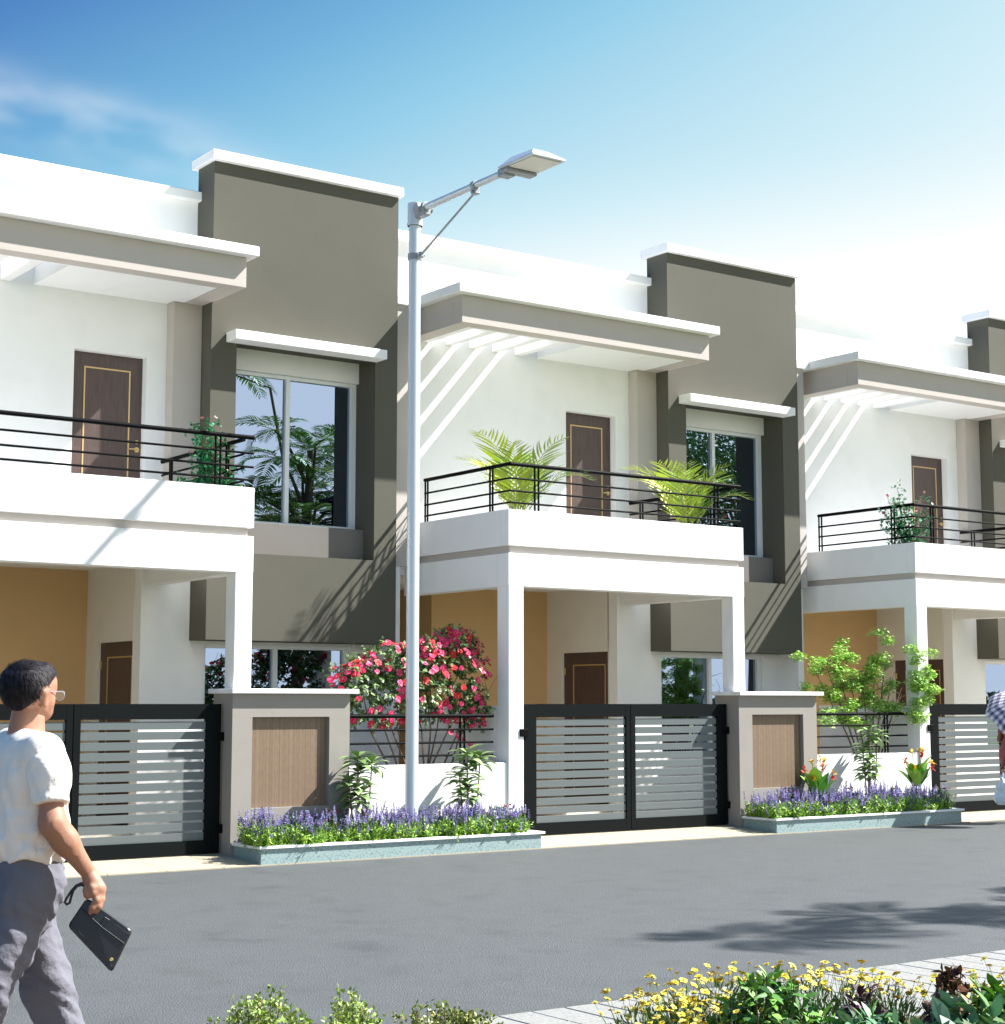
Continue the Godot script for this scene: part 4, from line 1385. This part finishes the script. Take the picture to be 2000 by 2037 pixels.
	var bt: Vector3 = D.lerp(C, 0.22).lerp(A, 0.10) + nn * 0.012
	path(st, [bt, bt + nn * 0.006, bt + nn * 0.009], [0.008, 0.008, 0.005], 14)
	part("stud", st, M.brass, bag)
	st = mb()
	var loop := []
	var lr := []
	for q in [[600, 560], [560, 520], [500, 508], [430, 540], [360, 620], [290, 730], [268, 785], [300, 815], [345, 790], [362, 710], [395, 610], [450, 545], [520, 530], [570, 560]]:
		loop.append(hp.call(q[0], q[1], 0.004 + 0.006 * loop.size() / 14.0))
		lr.append(0.0048)
	path(st, loop, lr, 7)
	part("strap", st, M.leather, bag)

# a flat four-cornered case with cut corners and bevelled edges
func case(st: SurfaceTool, q: Array, n: Vector3, half: float, bevel: float) -> void:
	var rim := []
	for i in 4:
		var p: Vector3 = q[i]
		var a: Vector3 = (q[(i + 3) % 4] - p).normalized()
		var b: Vector3 = (q[(i + 1) % 4] - p).normalized()
		rim.append(p + a * 0.014)
		rim.append(p + (a + b) * 0.004)
		rim.append(p + b * 0.014)
	var mid: Vector3 = (q[0] + q[1] + q[2] + q[3]) * 0.25
	for s in [-1.0, 1.0]:
		var top := []
		for p in rim: top.append(p + (mid - p).normalized() * bevel + n * half * s)
		var bulge: Vector3 = mid + n * (half + 0.004) * s
		for i in rim.size():
			var j := (i + 1) % rim.size()
			face(st, [top[i], top[j], bulge], n * s)
			face(st, [rim[i] + n * (half - bevel) * s, rim[j] + n * (half - bevel) * s, top[j], top[i]], n * s + (rim[i] - mid).normalized())
	for i in rim.size():
		var j := (i + 1) % rim.size()
		face(st, [rim[i] + n * (half - bevel), rim[j] + n * (half - bevel), rim[j] - n * (half - bevel), rim[i] - n * (half - bevel)], rim[i] - mid)

func umbrella_person() -> void:
	var at := Vector3(19.19, 0.0, -14.86)
	var o := thing("person", "person under a checked umbrella carrying a plastic bag by the far gate", "person", at)
	var wr := Vector3(-0.27, 0.80, 0.03)
	var st := mb()
	flesh(st, [
		[Vector3(0, 0.95, 0.08), 0.11, Vector3(0, 0.95, -0.08), 0.11], [Vector3(0, 0.95, 0), 0.11, Vector3(0, 1.25, 0), 0.12], [Vector3(0, 1.33, 0.12), 0.06, Vector3(0, 1.33, -0.12), 0.06], [Vector3(0, 1.32, 0), 0.06, Vector3(0.0, 1.47, 0), 0.05],
		[Vector3(-0.08, 1.34, 0.12), 0.048, Vector3(-0.19, 1.09, 0.11), 0.038], [Vector3(-0.19, 1.09, 0.11), 0.038, wr, 0.026],
		[Vector3(0.02, 1.34, -0.16), 0.048, Vector3(-0.02, 1.12, -0.22), 0.038], [Vector3(-0.02, 1.12, -0.22), 0.038, Vector3(-0.12, 1.30, -0.12), 0.027],
		[Vector3(0, 0.9, 0.08), 0.085, Vector3(-0.1, 0.48, 0.08), 0.055], [Vector3(-0.1, 0.48, 0.08), 0.055, Vector3(-0.02, 0.07, 0.08), 0.04], [Vector3(0, 0.9, -0.08), 0.085, Vector3(0.08, 0.48, -0.08), 0.055], [Vector3(0.08, 0.48, -0.08), 0.055, Vector3(0.16, 0.09, -0.08), 0.04],
		[Vector3(-0.02, 0.045, 0.08), 0.04, Vector3(-0.17, 0.035, 0.08), 0.032], [Vector3(0.16, 0.05, -0.08), 0.04, Vector3(0.02, 0.035, -0.08), 0.032]], 0.014, 70.0)
	flesh(st, [[Vector3(0.0, 1.545, 0), 0.08, Vector3(-0.03, 1.555, 0), 0.076], [Vector3(-0.04, 1.50, 0.0), 0.055, Vector3(-0.055, 1.465, 0), 0.036], [Vector3(-0.098, 1.525, 0), 0.010, Vector3(-0.112, 1.50, 0), 0.012], [Vector3(0, 1.35, 0), 0.05, Vector3(0, 1.50, 0), 0.048], [Vector3(0.01, 1.49, 0.075), 0.01, Vector3(0.01, 1.53, 0.08), 0.011], [Vector3(0.01, 1.49, -0.075), 0.01, Vector3(0.01, 1.53, -0.08), 0.011]], 0.007, 130.0)
	var fing := [[wr, 0.025, wr + Vector3(-0.03, -0.05, 0.01), 0.027], [wr + Vector3(-0.02, -0.03, -0.02), 0.013, wr + Vector3(-0.055, -0.07, -0.022), 0.010]]
	for k in 4:
		var q := wr + Vector3(-0.045 + 0.014 * k, -0.062 - 0.004 * k, 0.014)
		fing.append([q, 0.0095, q + Vector3(-0.012, -0.03, 0.014), 0.009])
		fing.append([q + Vector3(-0.012, -0.03, 0.014), 0.009, q + Vector3(-0.006, -0.046, -0.012), 0.008])
	flesh(st, fing, 0.005, 220.0)
	part("body", st, M.skin_dark, o)
	st = mb()
	flesh(st, [[Vector3(0, 1.26, 0.07), 0.12, Vector3(0, 1.26, -0.07), 0.12], [Vector3(0, 1.34, 0.13), 0.066, Vector3(0, 1.34, -0.13), 0.066], [Vector3(0, 1.05, 0.06), 0.13, Vector3(0, 0.9, 0.07), 0.16], [Vector3(0, 1.05, -0.06), 0.13, Vector3(0, 0.9, -0.07), 0.16], [Vector3(0, 0.9, 0), 0.17, Vector3(0, 0.55, 0), 0.21]], 0.016, 55.0, func(p: Vector3) -> float: return 0.5 - p.y)
	flesh(st, [[Vector3(-0.08, 1.34, 0.12), 0.062, Vector3(-0.14, 1.2, 0.115), 0.062], [Vector3(0.02, 1.34, -0.15), 0.062, Vector3(0.0, 1.22, -0.20), 0.062]], 0.012, 60.0)
	part("tunic", st, M.tunic, o)
	st = mb()
	flesh(st, [[Vector3(0, 0.62, 0.08), 0.09, Vector3(-0.1, 0.48, 0.08), 0.075], [Vector3(-0.1, 0.48, 0.08), 0.075, Vector3(-0.02, 0.12, 0.08), 0.06], [Vector3(0, 0.62, -0.08), 0.09, Vector3(0.08, 0.48, -0.08), 0.075], [Vector3(0.08, 0.48, -0.08), 0.075, Vector3(0.15, 0.13, -0.08), 0.06]], 0.014, 60.0)
	part("trousers", st, M.trousers_dark, o)
	st = mb()
	st.set_color(Color(0.01, 0.009, 0.009))
	flesh(st, [[Vector3(0.02, 1.56, 0), 0.09, Vector3(0.0, 1.58, 0), 0.086], [Vector3(0.06, 1.54, 0.02), 0.06, Vector3(0.06, 1.40, 0), 0.05]], 0.009, 110.0, func(p: Vector3) -> float: return maxf(-0.055 - p.x + 0.5 * maxf(0.0, 1.56 - p.y), 1.34 - p.y))
	part("hair", st, M.hair, o)
	# the umbrella, tilted towards the road
	var u := thing("umbrella", "navy and white checked umbrella tilted towards the road", "umbrella", at + Vector3(-0.10, 1.06, 0.10))
	u.rotation = Vector3(0.50, 0.3, 0.52)
	st = mb()
	tube(st, Vector3(0, -0.05, 0), Vector3(0, 0.80, 0), 0.006)
	part("shaft", st, M.rail, u)
	st = mb()
	path(st, [Vector3(0, -0.16, 0), Vector3(0, -0.04, 0)], [0.012, 0.011], 10)
	part("grip", st, M.leather, u)
	var rim := 0.52
	for k in 8:
		var a0 := TAU * k / 8.0
		var a1 := TAU * (k + 1) / 8.0
		st = mb()
		var rows := 10
		var cols_ := 8
		for i in rows:
			for j in cols_:
				var q := []
				for c in [[i, j], [i + 1, j], [i + 1, j + 1], [i, j + 1]]:
					var t: float = float(c[0]) / rows
					var w: float = float(c[1]) / cols_
					var d := Vector3(cos(a0), 0, sin(a0)).lerp(Vector3(cos(a1), 0, sin(a1)), w)
					q.append(d * rim * sin(t * 1.25) / sin(1.25) + Vector3(0, 0.76 - 0.26 * (1 - cos(t * 1.25)) / (1 - cos(1.25)) + 0.03 * t * t * sin(PI * w), 0))
				var dark := (i % 2 == 0) and i > 0
				var dark2 := (j % 2 == 0)
				st.set_color(Color(0.09, 0.08, 0.16) if dark and dark2 else (Color(0.34, 0.32, 0.44) if dark or dark2 else Color(0.78, 0.77, 0.78)))
				face(st, q, Vector3.UP)
		part("panel", st, M.cloth, u)
		st = mb()
		var rp := []
		for i in 9:
			var t := i / 8.0
			rp.append(Vector3(cos(a0), 0, sin(a0)) * rim * sin(t * 1.25) / sin(1.25) + Vector3(0, 0.755 - 0.26 * (1 - cos(t * 1.25)) / (1 - cos(1.25)), 0))
		path(st, rp, [0.003, 0.003, 0.003, 0.003, 0.003, 0.003, 0.003, 0.003, 0.003], 5)
		part("rib", st, M.steel_dark, u)
	# the plastic bag hanging from the hand
	var b := thing("plastic_bag", "pale blue and white plastic bag hanging from the far person's hand", "bag", at + wr + Vector3(-0.045, -0.09, 0.012))
	st = mb()
	flesh(st, [[Vector3(0, -0.22, 0.03), 0.085, Vector3(0, -0.22, -0.03), 0.085], [Vector3(0.01, -0.36, 0.04), 0.10, Vector3(-0.02, -0.36, -0.04), 0.095], [Vector3(0.03, -0.08, 0), 0.04, Vector3(0.02, -0.2, 0), 0.07], [Vector3(-0.03, -0.1, 0), 0.03, Vector3(-0.02, -0.22, 0), 0.06]], 0.010, 70.0, func(p: Vector3) -> float: return -0.455 - p.y, func(p: Vector3) -> float: return 0.013 * folds.get_noise_3d(p.x * 14.0, p.y * 7.0, p.z * 14.0))
	part("sack", st, M.plastic, b)
	st = mb()
	for s in [-1.0, 1.0]:
		path(st, [Vector3(0.035 * s, -0.08, 0.01), Vector3(0.02 * s, -0.03, 0.012), Vector3(0, 0.012, 0.0), Vector3(0.0, 0.0, -0.02)], [0.018, 0.010, 0.007, 0.007], 6)
	part("handle", st, M.plastic, b)

# ------------------------------------------------------------------ the scene
func _ready() -> void:
	rng.seed = 1
	# camera, sky, sun, exposure
	var cam := Camera3D.new()
	cam.name = "camera"
	add_child(cam)
	cam.position = Vector3(0, 1.6, 0)
	cam.rotation = Vector3(deg_to_rad(6.459), deg_to_rad(-35.579), 0)
	cam.fov = rad_to_deg(2.0 * atan(1018.5 / 3373.24))
	cam.near = 0.1
	cam.far = 1200.0
	cam.current = true
	var env := Environment.new()
	env.background_mode = Environment.BG_SKY
	env.sky = make_sky()
	env.background_energy_multiplier = 0.425
	env.tonemap_mode = Environment.TONE_MAPPER_LINEAR
	env.tonemap_exposure = 2.6
	env.sdfgi_enabled = true
	env.ssao_enabled = true
	env.ssil_enabled = true
	var we := WorldEnvironment.new()
	we.name = "world"
	we.environment = env
	add_child(we)
	var sun := DirectionalLight3D.new()
	sun.name = "sun"
	sun.light_energy = 1.6
	sun.light_color = Color(1.0, 0.988, 0.97)
	sun.light_angular_distance = 0.7
	sun.shadow_enabled = true
	add_child(sun)
	sun.look_at_from_position(Vector3(30, 34.5, 15), Vector3.ZERO)
	make_materials()
	M.stalk = plain(sr(120, 140, 60), 0.7)
	M.skin = surfaced(sr(160, 117, 95), 0.55, ramp_texture(noise_image(256, 0.06, 4, 88), [sr(238, 226, 222), Color.WHITE, sr(250, 240, 236)]), 5.0)
	M.skin_dark = plain(sr(112, 68, 50), 0.55)
	M.hair = plain(sr(235, 232, 240), 0.6)
	M.hair.vertex_color_use_as_albedo = true
	M.hair.metallic_specular = 0.35
	var weave := ramp_texture(noise_image(256, 0.3, 2, 90), [sr(240, 240, 241), Color.WHITE])
	var rumple := normal_texture(noise_image(512, 0.012, 5, 71), 14.0)
	M.shirt = surfaced(sr(242, 236, 229), 0.92, weave, 9.0, rumple, 0.5)
	M.shirt.uv1_scale = Vector3.ONE * 2.2
	M.trousers = surfaced(sr(107, 107, 117), 0.92, weave, 2.4, rumple, 0.5)
	M.trousers_dark = plain(sr(88, 88, 99), 0.85)
	M.tunic = plain(sr(150, 84, 92), 0.85)
	M.leather = plain(sr(30, 31, 36), 0.38)
	M.plastic = plain(sr(214, 228, 240), 0.35)
	M.cloth = leafy(Color(0.2, 0.2, 0.22), 0.8)
	M.lens = plain(Color(0.9, 0.95, 0.95, 0.25), 0.02)
	M.lens.transparency = BaseMaterial3D.TRANSPARENCY_ALPHA

	# ---- ground
	var gr := box("ground", M.lawn, self, -260.0, 320.0, -0.30, -0.02, -280.0, 260.0, 0.0)
	gr.set_meta("kind", "structure")
	var rd := box("road", M.road, self, -60.0, 130.0, -0.02, 0.0, 7.27, 15.302, 0.0)
	rd.set_meta("kind", "structure")
	var pv := structure("pavement")
	box("bedding", M.joint, pv, -6.0, 40.0, -0.02, 0.004, 5.96, 7.27, 0.0)
	var slabs := []
	for k in 3:
		var st := mb()
		bx(st, 0.006, 0.209, 0.0, 0.012 + 0.0008 * k, 0.006, 0.314, 0.003)
		slabs.append(st.commit())
	for i in 74:
		for j in 4:
			var o := inst("paving_slab", slabs[(i * 7 + j * 3) % 3], M.slab, pv)
			o.position = Vector3(0.86 + 0.215 * i, 0.002, -(5.985 + 0.32 * j))
	var bed := box("planting_bed", M.earth, self, -6.0, 40.0, -0.02, 0.03, -3.0, 5.955, 0.0)
	bed.set_meta("kind", "structure")
	# cream forecourt that rises gently to the gates, in large slabs
	var fc := structure("forecourt")
	box("bedding", M.joint, fc, -10.0, 40.0, -0.02, 0.004, 15.303, 16.0, 0.0)
	var am := mb()
	var top := [Vector3(0.003, 0.012, 0), Vector3(0.597, 0.012, 0), Vector3(0.597, 0.066, -0.80), Vector3(0.003, 0.066, -0.80)]
	face(am, top, Vector3.UP)
	face(am, [top[0], top[1], Vector3(0.597, -0.01, 0), Vector3(0.003, -0.01, 0)], Vector3(0, 0, 1))
	var amesh := am.commit()
	for i in 40:
		var o := inst("paving_slab", amesh, M.apron, fc)
		o.position = Vector3(1.0 + 0.6 * i, 0, -15.303)
	box("carport_floor", M.apron, fc, -10.0, 40.0, -0.02, 0.064, 16.1, 24.0, 0.0)

	# ---- houses
	var labels := ["white house with olive tower and pink roses on its balcony, behind the man", "white house with olive tower and two palms on its balcony, beside the street lamp", "white house with olive tower behind the green maple and the umbrella"]
	var first := make_house()
	for k in 3:
		var h: Node3D = first if k == 0 else first.duplicate()
		h.name = numbered("row_house")
		add_child(h)
		h.position = Vector3(FIRST_S + PITCH_S * k, 0, 0)
		tag(h, labels[k], "house", "row houses")
	for k in 3: make_front(FIRST_S + PITCH_S * k, k)
	make_planter(FIRST_S, "grey stone planter of blue flowers around the street lamp")
	make_planter(FIRST_S + PITCH_S, "grey stone planter of blue flowers with cannas under the maple")
	make_lamp()

	# ---- planting in the planters
	var sal := []
	for k in 3: sal.append(salvia(k))
	rng.seed = 15
	var proto := {}
	for b in 2:
		var s0 := FIRST_S + PITCH_S * b
		for r in 5:
			for i in 21:
				var s := 3.98 + 0.160 * i + rng.randf_range(-0.04, 0.04)
				var d := 15.41 + 0.098 * r + rng.randf_range(-0.03, 0.03)
				if r == 4 and i % 2 == 0: continue
				var k := rng.randi() % 3
				var o := thing("blue_salvia", "tuft of blue salvia in the planter " + ["around the street lamp", "under the maple"][b], "flowers", Vector3(s0 + s, 0.145, -d), rng.randf_range(0, TAU), "blue salvia " + ["round the lamp", "by the maple"][b])
				inst("foliage", sal[k][0], M.bright, o).set_meta("kind", "stuff")
				inst("flower_spikes", sal[k][1], M.petal, o).set_meta("kind", "stuff")
				o.scale = Vector3(1, rng.randf_range(0.85, 1.1), 1) * rng.randf_range(0.84, 1.2)
				o.rotation.x = rng.randf_range(-0.14, 0.14)
				o.rotation.z = rng.randf_range(-0.14, 0.14)
	var lan := [lantana(0), lantana(1)]
	var lpos := [[8.62, 15.72], [9.02, 15.66], [10.15, 15.84], [10.95, 15.84], [11.3, 15.82], [15.75, 15.70], [16.25, 15.66], [17.05, 15.84], [17.75, 15.85], [18.2, 15.82], [18.5, 15.6]]
	for i in lpos.size():
		var o := thing("lantana", "low dark green lantana with red flowers among the blue salvia " + ("around the street lamp" if i < 5 else "under the maple"), "flowers", Vector3(lpos[i][0], 0.30, -lpos[i][1]), i * 1.3, "lantana " + ("round the lamp" if i < 5 else "by the maple"))
		inst("foliage", lan[i % 2][0], M.leaf, o)
		for m in lan[i % 2][1]: inst("flower", m, M.petal, o)
	broadleaf_shrub(Vector3(9.33, 0.145, -15.72), 0.92, 301, "broad-leaved green shrub beside the veneer panel of the pillar")
	broadleaf_shrub(Vector3(10.78, 0.145, -15.78), 0.95, 302, "broad-leaved green shrub between the lamp pole and a white column")
	broadleaf_shrub(Vector3(17.28, 0.145, -15.78), 1.14, 303, "broad-leaved green shrub below the maple between two cannas")
	canna(Vector3(16.25, 0.34, -15.72), 501, "canna with red and yellow flowers beside the veneer panel")
	canna(Vector3(18.25, 0.44, -15.78), 502, "canna with red and yellow flowers beside the white column")
	rose_bush(Vector3(10.70, 0.06, -16.60))
	maple(Vector3(18.08, 0.06, -16.46))
	# ---- on the balconies
	potted_palm(Vector3(12.22, 3.53, -16.75), 610, "yellow-green potted palm near the balcony's front corner", 1.32, 9)
	potted_palm(Vector3(14.98, 3.53, -16.75), 640, "yellow-green potted palm before the olive tower's window", 1.36, 9)
	pink_bush(Vector3(8.02, 3.53, -16.62), 660, "potted rose bush with small pink flowers on the man's side balcony")
	pink_bush(Vector3(19.02, 3.53, -16.5), 661, "potted rose bush with small pink flowers at the far balcony corner")
	# ---- the near bed
	var lime := [Color(0.30, 0.40, 0.08), Color(0.18, 0.28, 0.05), Color(0.38, 0.46, 0.14)]
	var dull := [Color(0.22, 0.26, 0.06), Color(0.14, 0.19, 0.04), Color(0.30, 0.30, 0.08)]
	twig_shrub(Vector3(3.06, 0.03, -5.80), 0.26, 0.53, 801, lime, "tallest light green twiggy shrub at the pavement edge")
	twig_shrub(Vector3(3.36, 0.03, -5.74), 0.20, 0.49, 802, lime, "light green twiggy shrub between two others at the pavement edge")
	twig_shrub(Vector3(3.66, 0.03, -5.58), 0.24, 0.45, 803, dull, "olive green twiggy shrub at the pavement edge")
	twig_shrub(Vector3(3.80, 0.03, -5.50), 0.17, 0.42, 804, dull, "small olive green twiggy shrub nearest the yellow daisies")
	var daisies := []
	rng.seed = 850
	for k in 3: daisies.append(bloom_mesh([Color(0.62, 0.57, 0.07), Color(0.68, 0.64, 0.14), Color(0.58, 0.50, 0.04)][k], Color(0.70, 0.42, 0.02), 0.019, 10))
	var dpos := [[4.66, 5.30, 0.30], [4.78, 5.44, 0.36], [4.70, 5.58, 0.35], [4.92, 5.58, 0.40], [5.10, 5.52, 0.44], [5.30, 5.44, 0.43], [5.44, 5.32, 0.45], [5.62, 5.26, 0.42], [5.80, 5.20, 0.39], [6.05, 5.02, 0.36], [4.92, 5.28, 0.34], [6.35, 4.95, 0.42]]
	for i in dpos.size(): daisy_plant(Vector3(dpos[i][0], 0.03, -dpos[i][1]), dpos[i][2], 860 + i, daisies, 30)
	leafy_mound("green_shrub", Vector3(5.05, 0.03, -5.18), 0.30, 0.48, 871, [Color(0.09, 0.24, 0.03), Color(0.16, 0.36, 0.05), Color(0.05, 0.15, 0.03)], 0.075, 0.30, 60, M.leaf, "dense glossy green shrub ringed by yellow daisies")
	leafy_mound("purple_shrub", Vector3(5.46, 0.03, -5.02), 0.20, 0.40, 872, [Color(0.09, 0.035, 0.06), Color(0.14, 0.06, 0.09), Color(0.06, 0.05, 0.05)], 0.06, 0.35, 32, M.leaf, "low dark purple leafed shrub among the daisies")
	leafy_mound("russet_shrub", Vector3(5.72, 0.03, -4.80), 0.13, 0.53, 873, [Color(0.16, 0.06, 0.035), Color(0.10, 0.04, 0.03), Color(0.20, 0.10, 0.05)], 0.055, 0.45, 22, M.leaf, "upright russet brown leafed shrub by the pavement")
	leafy_mound("hosta_clump", Vector3(5.62, 0.03, -4.62), 0.30, 0.36, 874, [Color(0.16, 0.28, 0.14), Color(0.24, 0.36, 0.22), Color(0.10, 0.22, 0.08)], 0.13, 0.5, 30, M.leaf, "clump of large grey-green leaves in front of the russet shrub", "plant")
	leafy_mound("green_shrub", Vector3(5.98, 0.03, -4.72), 0.28, 0.44, 875, [Color(0.14, 0.30, 0.04), Color(0.22, 0.42, 0.06), Color(0.09, 0.20, 0.03)], 0.10, 0.45, 36, M.leaf, "mid green shrub with broad leaves beside the russet shrub")
	leafy_mound("green_shrub", Vector3(5.28, 0.03, -4.86), 0.26, 0.36, 876, [Color(0.05, 0.16, 0.07), Color(0.08, 0.20, 0.10), Color(0.10, 0.25, 0.06)], 0.085, 0.4, 40, M.leaf, "dark blue-green shrub below the purple shrub")
	# ---- trees of the near roadside, seen in the window panes and by their shadow
	feather_tree(Vector3(17.3, 0, -5.2), 7.0, 901, "feathery tree mirrored in the window beside the man's balcony", 2.1, [Vector3(-1.5, 8.5, 0.2), Vector3(-1.6, 5.6, 0.3), Vector3(-0.7, 5.9, 0.1), Vector3(0.2, 6.6, 0.3), Vector3(0.9, 6.2, 0.2), Vector3(0.7, 7.3, 0.1), Vector3(1.1, 5.4, 0.4), Vector3(-0.2, 5.2, 0.5)])
	feather_tree(Vector3(20.2, 0, -4.2), 7.6, 902, "taller feathery tree whose shadow reaches the road", 2.3)
	broad_tree(Vector3(28.6, 0, -4.6), 9.6, 2.7, 911, 9000, "dense dark tree mirrored in the window beside the palms")
	broad_tree(Vector3(32.5, 0, -3.2), 10.0, 2.8, 912, 8000, "dense dark tree mirrored behind the other in the panes")
	# a far wood across the open ground
	rng.seed = 930
	var fw := mb()
	for i in 9000:
		var s := rng.randf_range(-10.0, 230.0)
		var hgt := 1.2 + 1.5 * absf(sin(s * 0.11) * sin(s * 0.037 + 1.0)) + rng.randf_range(0, 0.6)
		chip(fw, Vector3(s, rng.randf_range(0, 1) * hgt, 110.0 + rng.randf_range(-6, 6)), rdir(), rdir(), 1.0, 0.6, vary(Color(0.07, 0.11, 0.035), 0.4))
	var far := part("far_wood", fw, M.leaf, self)
	tag(far, "low far wood across the open ground mirrored in the panes", "wood", "", "stuff")
	# ---- people
	walking_man()
	umbrella_person()
	print("built")
